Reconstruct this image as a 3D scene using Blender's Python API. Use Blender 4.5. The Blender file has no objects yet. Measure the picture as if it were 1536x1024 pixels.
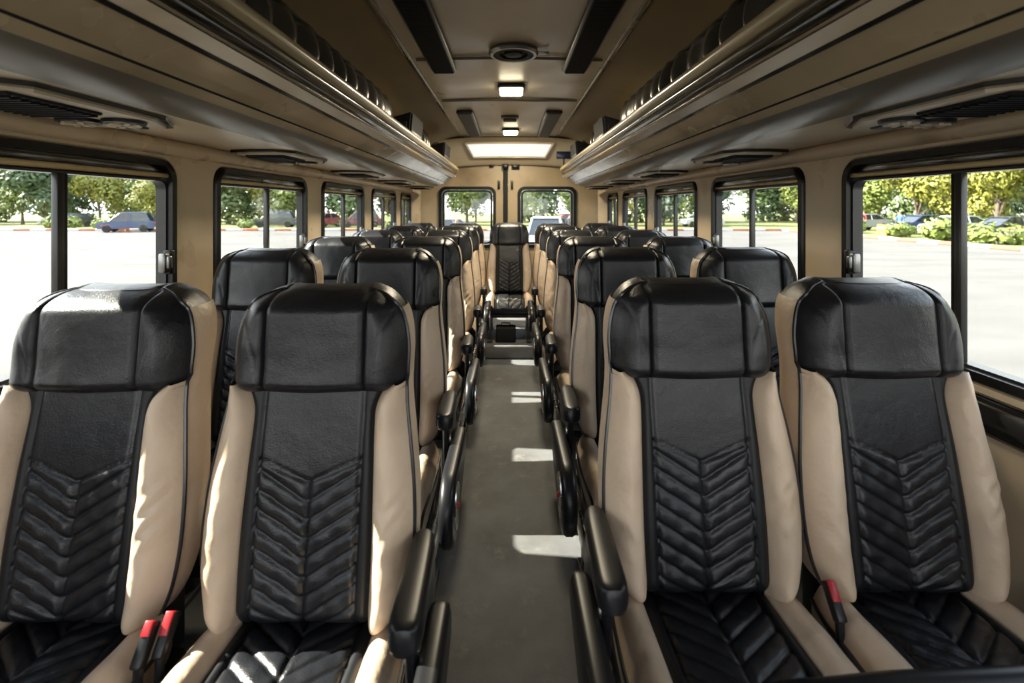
import bpy, bmesh, math, random
from mathutils import Vector, Matrix, noise

random.seed(7)
PI = math.pi
SC = bpy.context.scene
COL = SC.collection
EYE = 1.25          # eye height above the bus floor
FPX = 720.0         # focal length in pixels of the 1536 px frame
VPX, VPY = 764.0, 311.0

# ------------------------------------------------------------------ helpers
def spl(pts):
    """cubic (Hermite, Catmull-Rom tangents) interpolation through (x, y) points"""
    xs = [p[0] for p in pts]; ys = [p[1] for p in pts]; n = len(xs)
    m = []
    for i in range(n):
        if i == 0: m.append((ys[1]-ys[0])/(xs[1]-xs[0]))
        elif i == n-1: m.append((ys[-1]-ys[-2])/(xs[-1]-xs[-2]))
        else: m.append((ys[i+1]-ys[i-1])/(xs[i+1]-xs[i-1]))
    def f(x):
        if x <= xs[0]: return ys[0]
        if x >= xs[-1]: return ys[-1]
        i = 0
        while x > xs[i+1]: i += 1
        h = xs[i+1]-xs[i]; t = (x-xs[i])/h
        return ((2*t**3-3*t*t+1)*ys[i] + (t**3-2*t*t+t)*h*m[i] + (-2*t**3+3*t*t)*ys[i+1] + (t**3-t*t)*h*m[i+1])
    return f

def clamp(v, a=0.0, b=1.0): return max(a, min(b, v))
def groove(d, w): return math.exp(-(d/w)**2)
def lin(a, b, n): return [a+(b-a)*i/(n-1) for i in range(n)]

class MB:
    """collects shapes, then links them as ONE mesh object"""
    def __init__(s): s.bm = bmesh.new()
    def grid(s, rows, flip=False, mat=0, closed=False):
        vs = [[s.bm.verts.new(p) for p in r] for r in rows]
        for i in range(len(vs)-1):
            n = len(vs[i])
            for j in range(n if closed else n-1):
                k = (j+1) % n
                q = (vs[i][j], vs[i][k], vs[i+1][k], vs[i+1][j])
                try:
                    f = s.bm.faces.new(q[::-1] if flip else q); f.material_index = mat
                except ValueError: pass
        return vs
    def box(s, a, b, r=0.0, seg=2, mat=0, M=None):
        """box between corners a and b, edges rounded by r"""
        g = bmesh.ops.create_cube(s.bm, size=1.0)
        vs = g['verts']
        c = [(a[i]+b[i])/2 for i in range(3)]; d = [abs(b[i]-a[i]) for i in range(3)]
        for v in vs: v.co = Vector((c[0]+v.co.x*d[0], c[1]+v.co.y*d[1], c[2]+v.co.z*d[2]))
        fs = set(f for v in vs for f in v.link_faces)
        if r > 0:
            es = list(set(e for v in vs for e in v.link_edges))
            o = bmesh.ops.bevel(s.bm, geom=es, offset=min(r, min(d)*0.49), segments=seg, affect='EDGES', profile=0.5)
            vs2 = set(o['verts'])
            for v in list(vs2): fs.update(v.link_faces)
            fs = set(f for f in fs if f.is_valid)
        vv = set(v for f in fs if f.is_valid for v in f.verts)
        if M is not None:
            for v in vv: v.co = M @ v.co
        for f in fs:
            if f.is_valid: f.material_index = mat
        return s
    def tube(s, path, r, n=8, mat=0, cap=True):
        path = [Vector(p) for p in path]
        rs = r if isinstance(r, (list, tuple)) else [r]*len(path)
        rows = []; up = Vector((0, 0, 1))
        prev = None
        for i, p in enumerate(path):
            t = (path[min(i+1, len(path)-1)] - path[max(i-1, 0)]).normalized()
            if prev is None:
                a = up if abs(t.dot(up)) < 0.9 else Vector((1, 0, 0))
                u = (a - t*a.dot(t)).normalized()
            else:
                u = (prev - t*prev.dot(t)).normalized()
            prev = u; w = t.cross(u)
            rows.append([p + (u*math.cos(2*PI*k/n) + w*math.sin(2*PI*k/n))*rs[i] for k in range(n)])
        vs = s.grid(rows, mat=mat, closed=True)
        if cap:
            for ring, fl in ((vs[0], True), (vs[-1], False)):
                try: f = s.bm.faces.new(ring[::-1] if fl else ring); f.material_index = mat
                except ValueError: pass
        return s
    def lathe(s, prof, n=24, M=None, mat=0):
        """prof: (radius, height) pairs revolved about z, then moved by M"""
        M = M or Matrix.Identity(4)
        rows = [[M @ Vector((r*math.cos(2*PI*k/n), r*math.sin(2*PI*k/n), h)) for k in range(n)] for r, h in prof]
        s.grid(rows, mat=mat, closed=True); return s
    def prism(s, poly, lo, hi, axis='y', mat=0, caps=True):
        """closed polygon of 2-D points swept along an axis: y -> points are (x,z), x -> (y,z), z -> (x,y)"""
        def P(p, t):
            return {'y': (p[0], t, p[1]), 'x': (t, p[0], p[1]), 'z': (p[0], p[1], t)}[axis]
        rows = [[P(p, lo) for p in poly], [P(p, hi) for p in poly]]
        vs = s.grid(rows, mat=mat, closed=True)
        if caps:
            for r in vs:
                f = s.bm.faces.new(r); f.material_index = mat
        return s
    def build(s, name, mats, parent=None, smooth=True, angle=40, weld=True, recalc=True):
        if weld: bmesh.ops.remove_doubles(s.bm, verts=s.bm.verts, dist=1e-5)
        if recalc: bmesh.ops.recalc_face_normals(s.bm, faces=s.bm.faces)
        me = bpy.data.meshes.new(name)
        s.bm.to_mesh(me); s.bm.free()
        for m in (mats if isinstance(mats, (list, tuple)) else [mats]): me.materials.append(m)
        o = bpy.data.objects.new(name, me); COL.objects.link(o)
        if smooth:
            for p in me.polygons: p.use_smooth = True
            me.set_sharp_from_angle(angle=math.radians(angle))
        if parent is not None: o.parent = parent
        return o

def empty(name, loc=(0, 0, 0)):
    o = bpy.data.objects.new(name, None); COL.objects.link(o); o.location = loc
    o.empty_display_size = 0.1
    return o
def tag(o, label, cat, group=None, kind=None):
    o['label'] = label; o['category'] = cat
    if group: o['group'] = group
    if kind: o['kind'] = kind
    return o
def structure(o, label=None, cat=None):
    o['kind'] = 'structure'
    if label: o['label'] = label
    if cat: o['category'] = cat
    return o
def copy_tree(o, parent=None):
    c = o.copy(); COL.objects.link(c)
    if parent is not None: c.parent = parent
    for ch in list(o.children): copy_tree(ch, c)
    return c
def rrect(y0, y1, z0, z1, r, n=7):
    """rounded rectangle loop, counter-clockwise"""
    out = []
    for cx, cz, a in ((y1-r, z1-r, 0), (y0+r, z1-r, 90), (y0+r, z0+r, 180), (y1-r, z0+r, 270)):
        for k in range(n+1):
            t = math.radians(a+90*k/n); out.append((cx+r*math.cos(t), cz+r*math.sin(t)))
    return out

# ------------------------------------------------------------------ materials
def mat(name, base, rough=0.5, metal=0.0, spec=0.5, var=0.0, vscale=6.0, dirt=None, dscale=3.0, dlo=0.5, dhi=0.75,
        bump=0.0, bscale=200.0, bump2=0.0, b2scale=12.0, coat=0.0, coatr=0.15, rvar=0.0, emis=None, estr=0.0, stretch=None, per_object=True):
    m = bpy.data.materials.new(name); m.use_nodes = True
    nt = m.node_tree; N = nt.nodes; L = nt.links
    b = N['Principled BSDF']
    b.inputs['Base Color'].default_value = (*base, 1)
    b.inputs['Roughness'].default_value = rough
    b.inputs['Metallic'].default_value = metal
    b.inputs['Specular IOR Level'].default_value = spec
    b.inputs['Coat Weight'].default_value = coat
    b.inputs['Coat Roughness'].default_value = coatr
    if emis:
        b.inputs['Emission Color'].default_value = (*emis, 1); b.inputs['Emission Strength'].default_value = estr
    tc = N.new('ShaderNodeTexCoord'); vec = tc.outputs['Object']
    if per_object:
        oi = N.new('ShaderNodeObjectInfo'); ad = N.new('ShaderNodeVectorMath'); ad.operation = 'MULTIPLY_ADD'
        ml = N.new('ShaderNodeCombineXYZ')
        for k in range(3): L.new(oi.outputs['Random'], ml.inputs[k])
        L.new(ml.outputs[0], ad.inputs[0]); ad.inputs[1].default_value = (37, 53, 71); L.new(vec, ad.inputs[2])
        vec = ad.outputs[0]
    if stretch:
        mp = N.new('ShaderNodeMapping'); mp.inputs['Scale'].default_value = stretch; L.new(vec, mp.inputs['Vector']); vec = mp.outputs[0]
    col = None
    def noise_tex(sc, det=4.0):
        t = N.new('ShaderNodeTexNoise'); t.inputs['Scale'].default_value = sc; t.inputs['Detail'].default_value = det
        L.new(vec, t.inputs['Vector']); return t
    if var > 0:
        t = noise_tex(vscale)
        r = N.new('ShaderNodeValToRGB')
        r.color_ramp.elements[0].position = 0.3; r.color_ramp.elements[1].position = 0.7
        r.color_ramp.elements[0].color = (*[c*(1-var) for c in base], 1)
        r.color_ramp.elements[1].color = (*[min(1, c*(1+var)) for c in base], 1)
        L.new(t.outputs['Fac'], r.inputs['Fac']); col = r.outputs['Color']
    if dirt:
        t = noise_tex(dscale, 4.0)
        r = N.new('ShaderNodeMapRange'); r.inputs['From Min'].default_value = dlo-0.06; r.inputs['From Max'].default_value = dhi+0.08; r.interpolation_type = 'SMOOTHSTEP'
        L.new(t.outputs['Fac'], r.inputs['Value'])
        mx = N.new('ShaderNodeMix'); mx.data_type = 'RGBA'
        L.new(r.outputs['Result'], mx.inputs['Factor'])
        if col is not None: L.new(col, mx.inputs['A'])
        else: mx.inputs['A'].default_value = (*base, 1)
        mx.inputs['B'].default_value = (*dirt, 1)
        col = mx.outputs['Result']
    if col is not None: L.new(col, b.inputs['Base Color'])
    if rvar > 0:
        t = noise_tex(vscale*1.7); r = N.new('ShaderNodeMapRange')
        r.inputs['From Min'].default_value = 0.3; r.inputs['From Max'].default_value = 0.7
        r.inputs['To Min'].default_value = max(0.02, rough-rvar); r.inputs['To Max'].default_value = min(1, rough+rvar)
        L.new(t.outputs['Fac'], r.inputs['Value']); L.new(r.outputs['Result'], b.inputs['Roughness'])
    nrm = None
    for st, sc, dist in ((bump2, b2scale, 0.02), (bump, bscale, 0.002)):
        if st > 0:
            t = noise_tex(sc, 3.0); bn = N.new('ShaderNodeBump'); bn.inputs['Strength'].default_value = st
            bn.inputs['Distance'].default_value = dist
            L.new(t.outputs['Fac'], bn.inputs['Height'])
            if nrm is not None: L.new(nrm, bn.inputs['Normal'])
            nrm = bn.outputs['Normal']
    if nrm is not None: L.new(nrm, b.inputs['Normal'])
    return m

def glass_mat(name, tint, gloss=0.10):
    m = bpy.data.materials.new(name); m.use_nodes = True
    nt = m.node_tree; N = nt.nodes; L = nt.links
    N.remove(N['Principled BSDF'])
    tr = N.new('ShaderNodeBsdfTransparent'); tr.inputs['Color'].default_value = (*tint, 1)
    gl = N.new('ShaderNodeBsdfGlossy'); gl.inputs['Roughness'].default_value = 0.02
    ly = N.new('ShaderNodeLayerWeight'); ly.inputs['Blend'].default_value = 0.5
    pw = N.new('ShaderNodeMath'); pw.operation = 'POWER'; pw.inputs[1].default_value = 5.0
    lw = N.new('ShaderNodeMath'); lw.operation = 'MULTIPLY_ADD'; lw.inputs[1].default_value = 0.5; lw.inputs[2].default_value = 0.03
    L.new(ly.outputs['Facing'], pw.inputs[0]); L.new(pw.outputs[0], lw.inputs[0])
    mx = N.new('ShaderNodeMixShader')
    L.new(lw.outputs[0], mx.inputs[0]); L.new(tr.outputs[0], mx.inputs[1]); L.new(gl.outputs[0], mx.inputs[2])
    L.new(mx.outputs[0], N['Material Output'].inputs['Surface'])
    return m

M = {}
M['black_leather'] = mat('black_leather', (0.009, 0.010, 0.0125), 0.34, spec=0.46, var=0.25, vscale=5, rvar=0.08, bump=0.35, bscale=420, bump2=0.12, b2scale=22)
M['black_side'] = mat('black_side_leather', (0.007, 0.008, 0.010), 0.46, spec=0.38, bump=0.3, bscale=420)
M['beige_leather'] = mat('beige_leather', (0.58, 0.455, 0.335), 0.42, spec=0.45, var=0.07, vscale=7, dirt=(0.36, 0.26, 0.17), dscale=5, dlo=0.56, dhi=0.82, bump=0.25, bscale=380, bump2=0.38, b2scale=15)
M['piping'] = mat('piping_vinyl', (0.012, 0.012, 0.014), 0.28, spec=0.6)
M['shell'] = mat('seat_shell_plastic', (0.022, 0.022, 0.025), 0.55)
M['black_plastic'] = mat('black_plastic', (0.007, 0.0075, 0.009), 0.36, spec=0.30)
M['matte_black'] = mat('matte_black', (0.008, 0.008, 0.009), 0.7, spec=0.25)
M['steel'] = mat('brushed_steel', (0.52, 0.51, 0.48), 0.32, metal=1.0, rvar=0.12, vscale=14)
M['frame_metal'] = mat('seat_frame_metal', (0.06, 0.06, 0.062), 0.4, metal=0.6)
M['red'] = mat('red_plastic', (0.36, 0.012, 0.016), 0.35)
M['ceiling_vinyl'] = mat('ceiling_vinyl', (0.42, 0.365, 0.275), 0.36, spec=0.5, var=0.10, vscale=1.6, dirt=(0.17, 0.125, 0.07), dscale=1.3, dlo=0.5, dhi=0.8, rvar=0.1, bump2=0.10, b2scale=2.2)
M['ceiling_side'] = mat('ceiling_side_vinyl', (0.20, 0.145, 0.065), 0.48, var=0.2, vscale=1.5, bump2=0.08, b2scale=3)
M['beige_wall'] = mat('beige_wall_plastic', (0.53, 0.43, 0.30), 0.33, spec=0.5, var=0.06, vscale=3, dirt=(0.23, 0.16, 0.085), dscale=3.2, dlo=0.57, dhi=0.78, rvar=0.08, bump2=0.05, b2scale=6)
M['rack_beige'] = mat('rack_beige_panel', (0.44, 0.355, 0.225), 0.24, spec=0.6, var=0.12, vscale=2, dirt=(0.16, 0.12, 0.06), dscale=2.4, dlo=0.55, dhi=0.8, rvar=0.08, coat=0.3, bump2=0.06, b2scale=3.0)
M['rack_under'] = mat('rack_underside', (0.66, 0.56, 0.41), 0.30, spec=0.55, var=0.08, vscale=2.5, dirt=(0.22, 0.17, 0.10), dscale=2.6, dlo=0.56, dhi=0.8, bump2=0.05, b2scale=4)
M['rack_grey'] = mat('rack_grey_edge', (0.105, 0.088, 0.060), 0.34, spec=0.45, var=0.15, vscale=2.2, rvar=0.05)
M['gloss_black'] = mat('gloss_black_trim', (0.012, 0.011, 0.010), 0.14, spec=0.7, rvar=0.06, bump2=0.05, b2scale=5)
M['bronze'] = mat('bronze_trim', (0.16, 0.125, 0.065), 0.22, metal=0.35, spec=0.6, var=0.2, vscale=3, rvar=0.08)
M['ridge'] = mat('dark_ridge_trim', (0.040, 0.033, 0.018), 0.20, spec=0.65, rvar=0.06)
M['rim'] = mat('rack_rim_tube', (0.33, 0.265, 0.155), 0.24, spec=0.6, var=0.12, vscale=3, coat=0.3)
M['rubber'] = mat('window_rubber', (0.005, 0.005, 0.005), 0.32, spec=0.25)
M['alu'] = mat('window_aluminium', (0.028, 0.027, 0.026), 0.30, metal=0.3, spec=0.4)
M['brass'] = mat('curtain_rail_brass', (0.50, 0.39, 0.21), 0.30, metal=0.3, dirt=(0.16, 0.11, 0.05), dscale=7, dlo=0.52, dhi=0.72)
M['chrome'] = mat('latch_chrome', (0.20, 0.20, 0.195), 0.30, metal=1.0)
M['glass'] = glass_mat('window_glass', (0.97, 0.985, 0.975))
M['mesh_black'] = mat('black_grille', (0.004, 0.004, 0.004), 0.6, spec=0.2)
M['grey_grille'] = mat('grey_grille', (0.12, 0.11, 0.09), 0.5)
M['curtain'] = mat('gathered_fabric', (0.05, 0.046, 0.038), 0.26, spec=0.7)
M['lamp_glow'] = mat('lamp_glow', (0.9, 0.85, 0.7), 0.4, emis=(1.0, 0.86, 0.58), estr=9.0)
M['panel_glow'] = mat('glow_panel', (0.70, 0.72, 0.73), 0.25, emis=(0.93, 0.97, 1.0), estr=0.30)  # white glow added to the header panel, standing in for a bright reflection
M['header'] = mat('header_beige', (0.50, 0.42, 0.29), 0.35, var=0.08, vscale=3)
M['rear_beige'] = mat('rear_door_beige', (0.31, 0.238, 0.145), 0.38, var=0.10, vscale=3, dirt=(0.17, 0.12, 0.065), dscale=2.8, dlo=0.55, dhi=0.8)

def floor_mat():
    m = bpy.data.materials.new('floor_vinyl'); m.use_nodes = True
    nt = m.node_tree; N = nt.nodes; L = nt.links; b = N['Principled BSDF']
    tc = N.new('ShaderNodeTexCoord')
    n1 = N.new('ShaderNodeTexNoise'); n1.inputs['Scale'].default_value = 2.4; n1.inputs['Detail'].default_value = 9; n1.inputs['Roughness'].default_value = 0.65
    n2 = N.new('ShaderNodeTexNoise'); n2.inputs['Scale'].default_value = 9; n2.inputs['Detail'].default_value = 10; n2.inputs['Roughness'].default_value = 0.7
    n3 = N.new('ShaderNodeTexNoise'); n3.inputs['Scale'].default_value = 140; n3.inputs['Detail'].default_value = 2
    for n in (n1, n2, n3): L.new(tc.outputs['Object'], n.inputs['Vector'])
    r1 = N.new('ShaderNodeValToRGB'); e = r1.color_ramp.elements
    e[0].position = 0.33; e[0].color = (0.070, 0.069, 0.067, 1); e[1].position = 0.68; e[1].color = (0.125, 0.131, 0.136, 1)
    L.new(n1.outputs['Fac'], r1.inputs['Fac'])
    r2 = N.new('ShaderNodeMapRange'); r2.inputs['From Min'].default_value = 0.56; r2.inputs['From Max'].default_value = 0.78
    L.new(n2.outputs['Fac'], r2.inputs['Value'])
    mx = N.new('ShaderNodeMix'); mx.data_type = 'RGBA'; mx.inputs['B'].default_value = (0.19, 0.175, 0.150, 1)
    L.new(r2.outputs['Result'], mx.inputs['Factor']); L.new(r1.outputs['Color'], mx.inputs['A'])
    L.new(mx.outputs['Result'], b.inputs['Base Color'])
    rr = N.new('ShaderNodeMapRange'); rr.inputs['To Min'].default_value = 0.50; rr.inputs['To Max'].default_value = 0.85; b.inputs['Specular IOR Level'].default_value = 0.22
    L.new(n2.outputs['Fac'], rr.inputs['Value']); L.new(rr.outputs['Result'], b.inputs['Roughness'])
    bp = N.new('ShaderNodeBump'); bp.inputs['Strength'].default_value = 0.25; bp.inputs['Distance'].default_value = 0.002
    L.new(n3.outputs['Fac'], bp.inputs['Height']); L.new(bp.outputs['Normal'], b.inputs['Normal'])
    return m
M['floor'] = floor_mat()

# ------------------------------------------------------------------ bus shell
WX = 1.12                       # inner wall plane
BAYS = [(-1.405, -0.365), (-0.365, 0.675), (0.675, 1.715), (1.715, 2.755), (2.755, 3.795), (3.795, 4.835), (4.835, 5.55)]
YF, YR = -1.9, 5.55
ZS, ZH = 0.825, 1.412           # window opening: sill and head

m = MB(); m.box((-1.2, YF, -0.08), (1.2, YR+0.05, 0.0))
structure(m.build('floor', M['floor'], smooth=False), 'grey worn vinyl aisle floor', 'floor')
m = MB(); m.box((-WX+0.004, 3.95, 0.0), (WX-0.004, YR-0.01, 0.11), 0.012)
o = structure(m.build('floor_2', M['floor']), 'raised grey platform under the rear row', 'floor')

def opening(k):
    y0, y1 = BAYS[k]
    return (y0+0.10, y1-0.10)

def wall(side, name):
    m = MB(); bm = m.bm; s = side
    for k, (y0, y1) in enumerate(BAYS):
        a, b = opening(k)
        loop = rrect(a, b, ZS, ZH, 0.07)
        iv = [bm.verts.new((s*WX, y, z)) for y, z in loop]
        ov = [bm.verts.new((s*WX, y, z)) for y, z in ((y0, 0.0), (y1, 0.0), (y1, 1.60), (y0, 1.60))]
        es = []
        for lp in (iv, ov):
            for i in range(len(lp)):
                es.append(bm.edges.new((lp[i], lp[(i+1) % len(lp)])))
        bmesh.ops.triangle_fill(bm, use_beauty=True, edges=es, normal=(-s, 0, 0))
        # rounded lip running into the opening, then the reveal out to the skin
        prev = iv
        cx, cz = (a+b)/2, (ZS+ZH)/2
        for dx, sh in ((0.004, 0.003), (0.010, 0.005), (0.02, 0.006), (0.045, 0.006)):
            cur = []
            for (y, z) in loop:
                yy = cx+(y-cx)*(1-sh/((b-a)/2)); zz = cz+(z-cz)*(1-sh/((ZH-ZS)/2))
                cur.append(bm.verts.new((s*(WX+dx), yy, zz)))
            for i in range(len(loop)):
                j = (i+1) % len(loop)
                bm.faces.new((prev[i], prev[j], cur[j], cur[i]))
            prev = cur
        # outer skin around the opening
        ov2 = [bm.verts.new((s*(WX+0.045), y, z)) for y, z in ((y0, -0.05), (y1, -0.05), (y1, 1.60), (y0, 1.60))]
        es = [bm.edges.new((ov2[i], ov2[(i+1) % 4])) for i in range(4)]
        es += [bm.edges.get((prev[i], prev[(i+1) % len(prev)])) for i in range(len(prev))]
        bmesh.ops.triangle_fill(bm, use_beauty=True, edges=es, normal=(s, 0, 0))
    # blank panel by the driver's area
    m.box((s*WX, YF, 0.0), (s*(WX+0.045), BAYS[0][0], 1.6))
    o = m.build(name, M['beige_wall'], angle=30)
    return structure(o, 'beige plastic side wall with window pillars, '+('left' if s < 0 else 'right')+' of the aisle', 'wall')
wall(-1, 'wall_left'); wall(1, 'wall_right')

# rounded bar along the top of the windows and dark band below the sill
tn = 1
for s, nm in ((-1, 'left'), (1, 'right')):
    m = MB()
    prof = [(s*(WX+0.01), 1.418)] + [(s*(WX-0.030*math.sin(math.radians(t))), 1.447-0.027*math.cos(math.radians(t))) for t in range(0, 181, 20)] + [(s*(WX+0.01), 1.474)]
    m.prism(prof, -1.4, 5.52)
    structure(m.build('trim_%d' % tn, M['beige_wall']), 'rounded beige bar above the %s windows' % nm, 'trim'); tn += 1
    m = MB()
    prof = [(s*(WX+0.002), 0.81), (s*(WX-0.022), 0.806), (s*(WX-0.032), 0.79), (s*(WX-0.030), 0.745), (s*(WX-0.02), 0.725), (s*(WX+0.002), 0.72)]
    m.prism(prof, -1.4, 5.5)
    structure(m.build('trim_%d' % tn, M['gloss_black'], angle=60), 'glossy black band under the %s windows' % nm, 'trim'); tn += 1
    m = MB(); m.box((s*(WX-0.045), -1.4, 0.0), (s*WX, 5.5, 0.20), 0.01)
    structure(m.build('baseboard_%s' % nm, M['matte_black']), 'dark skirting along the %s wall' % nm, 'baseboard')

# ceiling: flat centre panel, seams, curved dark side panels
m = MB()
cz = 2.0
ys = lin(YF, 5.12, 60)
rows = []
for y in ys:
    rows.append([(x, y, cz + 0.012*math.cos(x/0.5*PI/2) - 0.006*noise.noise(Vector((x*2, y*1.3, 3.1)))) for x in lin(-0.5, 0.5, 21)])
m.grid(rows)
structure(m.build('ceiling', M['ceiling_vinyl']), 'beige vinyl ceiling over the aisle', 'ceiling')
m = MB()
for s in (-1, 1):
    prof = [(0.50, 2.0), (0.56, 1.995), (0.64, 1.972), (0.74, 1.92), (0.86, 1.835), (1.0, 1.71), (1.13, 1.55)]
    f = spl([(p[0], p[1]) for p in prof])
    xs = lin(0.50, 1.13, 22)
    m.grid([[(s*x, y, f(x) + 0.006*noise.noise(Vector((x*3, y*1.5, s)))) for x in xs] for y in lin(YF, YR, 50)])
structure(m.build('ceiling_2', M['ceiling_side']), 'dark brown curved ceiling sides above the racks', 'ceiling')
m = MB()
m.box((-1.2, YF, 2.05), (1.2, YR+0.1, 2.09)); m.box((-1.2, YF, 1.55), (-1.16, YR, 2.09)); m.box((1.16, YF, 1.55), (1.2, YR, 2.09))
structure(m.build('roof', M['matte_black'], smooth=False), 'bus roof skin', 'roof')
for s, nm in ((-1, 'left'), (1, 'right')):
    m = MB()
    m.prism([(s*0.488, 2.003), (s*0.488, 1.993), (s*0.494, 1.988), (s*0.512, 1.988), (s*0.518, 1.993), (s*0.518, 2.003)], YF, 5.1)
    structure(m.build('trim_%d' % tn, M['bronze']), 'dark bronze strip along the %s ceiling seam' % nm, 'trim'); tn += 1
for y, w in ((2.42, 0.004), (3.36, 0.012)):
    m = MB()
    m.grid([[(x, y + d + 0.012*noise.noise(Vector((x*4, y, 0))), cz + 0.012*math.cos(x/0.5*PI/2) - 0.007 - 0.012*e - (0.010*max(0, noise.noise(Vector((x*3.2, y*2, 1)))) if w > 0.01 else 0)) for x in lin(-0.47, 0.47, 30)] for d, e in ((-w*2.5, -0.3), (-w, 0.5), (0, 0.7), (w, 0.5), (w*2.5, -0.3))])
    structure(m.build('trim_%d' % tn, M['rack_grey']), 'sagging dark joint across the ceiling' if w > 0.01 else 'thin joint across the ceiling', 'trim'); tn += 1

# front of the bus (behind the camera): windscreen opening
m = MB()
m.box((-1.2, YF-0.06, -0.05), (1.2, YF, 0.70)); m.box((-1.2, YF-0.06, 1.92), (1.2, YF, 2.09))
m.box((-1.2, YF-0.06, 0.70), (-1.06, YF, 1.92)); m.box((1.06, YF-0.06, 0.70), (1.2, YF, 1.92))
structure(m.build('wall_front', M['beige_wall'], smooth=False), 'front end of the bus around the windscreen', 'wall')

# ------------------------------------------------------------------ side windows
def window(n, s, k, label):
    a, b = opening(k)
    root = empty('window_%d' % n, (s*WX, (a+b)/2, ZS)); structure(root, label, 'window')
    ox, oy, oz = s*WX, (a+b)/2, ZS
    def X(d): return s*d
    def L(p): return (p[0], p[1]-oy, p[2]-oz)       # x already local
    last = k == 6
    # rubber frame ring
    def ring(m, y0, y1, z0, z1, r, w, d0, d1, wt=None):
        wt = w if wt is None else wt
        outer = rrect(y0, y1, z0, z1, r); inner = rrect(y0+w, y1-w, z0+w, z1-wt, max(0.012, r-w*0.6))
        rows = []
        for lp, d in ((outer, d1), (outer, d0+0.006), ([(y0+0.004+(p[0]-y0)*(1-0.008/(y1-y0)), z0+0.004+(p[1]-z0)*(1-0.008/(z1-z0))) for p in outer], d0), (inner, d0), (inner, d1)):
            rows.append([L((X(d), p[0], p[1])) for p in lp])
        m.grid(rows, closed=True)
    m = MB(); ring(m, a+0.007, b-0.007, ZS+0.007, ZH-0.006, 0.065, 0.026, -0.010, 0.043, wt=0.020)
    m.build('rubber_frame', M['rubber'], root, angle=50)
    # glossy black header above the glass with a brass curtain rail under it
    m = MB(); m.box(L((X(0.006), a+0.03, ZH-0.052)), L((X(0.042), b-0.03, ZH-0.012)), 0.006)
    m.build('header_panel', M['gloss_black'], root)
    m = MB(); m.box(L((X(0.000), a+0.032, ZH-0.066)), L((X(0.030), b-0.032, ZH-0.050)), 0.006)
    m.build('curtain_rail', M['brass'], root)
    zt = ZH-0.066
    # aluminium sub frame
    m = MB(); ring(m, a+0.029, b-0.029, ZS+0.029, zt, 0.035, 0.010, 0.008, 0.041, wt=0.010)
    m.build('sub_frame', M['alu'], root, angle=50)
    # divider bars and the two panes
    yd = a + (b-a)*(0.528 if not last else 0.5)
    z0, z1 = ZS+0.038, zt-0.008
    m = MB(); m.box(L((X(0.006), yd-0.022, z0)), L((X(0.024), yd-0.002, z1)), 0.003)
    m.build('sliding_bar', M['alu'], root)
    m = MB(); m.box(L((X(0.018), yd-0.002, z0)), L((X(0.038), yd+0.020, z1)), 0.003)
    m.build('fixed_bar', M['rubber'], root)
    for d, p0, p1 in ((0.016, a+0.038, yd-0.012), (0.028, yd+0.01, b-0.038)):
        m = MB(); m.box(L((X(d), p0, z0)), L((X(d+0.004), p1, z1)))
        m.build('pane', M['glass'], root, smooth=False)
    # latch near the rear post
    if k >= 2:
        zl = 1.07
        m = MB(); m.box(L((X(-0.012), b-0.072, zl-0.032)), L((X(0.012), b-0.036, zl+0.032)), 0.007)
        m.box(L((X(-0.022), b-0.066, zl-0.018)), L((X(-0.010), b-0.048, zl+0.022)), 0.004)
        lt = m.build('latch', M['chrome'], root)
        m = MB(); m.box(L((X(-0.014), b-0.048, zl-0.038)), L((X(0.012), b-0.026, zl+0.040)), 0.004)
        m.build('latch_plate', M['rubber'], lt)
    return root
ordn = ['', 'first', 'second', 'third', 'fourth', 'fifth', 'sixth']
n = 1
for s, nm in ((-1, 'left'), (1, 'right')):
    for k in range(1, 7):
        lab = ('two-pane sliding window beside the front seats, %s wall' % nm if k == 2 else
               'two-pane sliding window, %s from the front in the %s wall' % (ordn[k-1], nm) if k > 1 else
               'sliding window forward of the seats, %s wall' % nm)
        window(n, s, k, lab); n += 1

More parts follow.
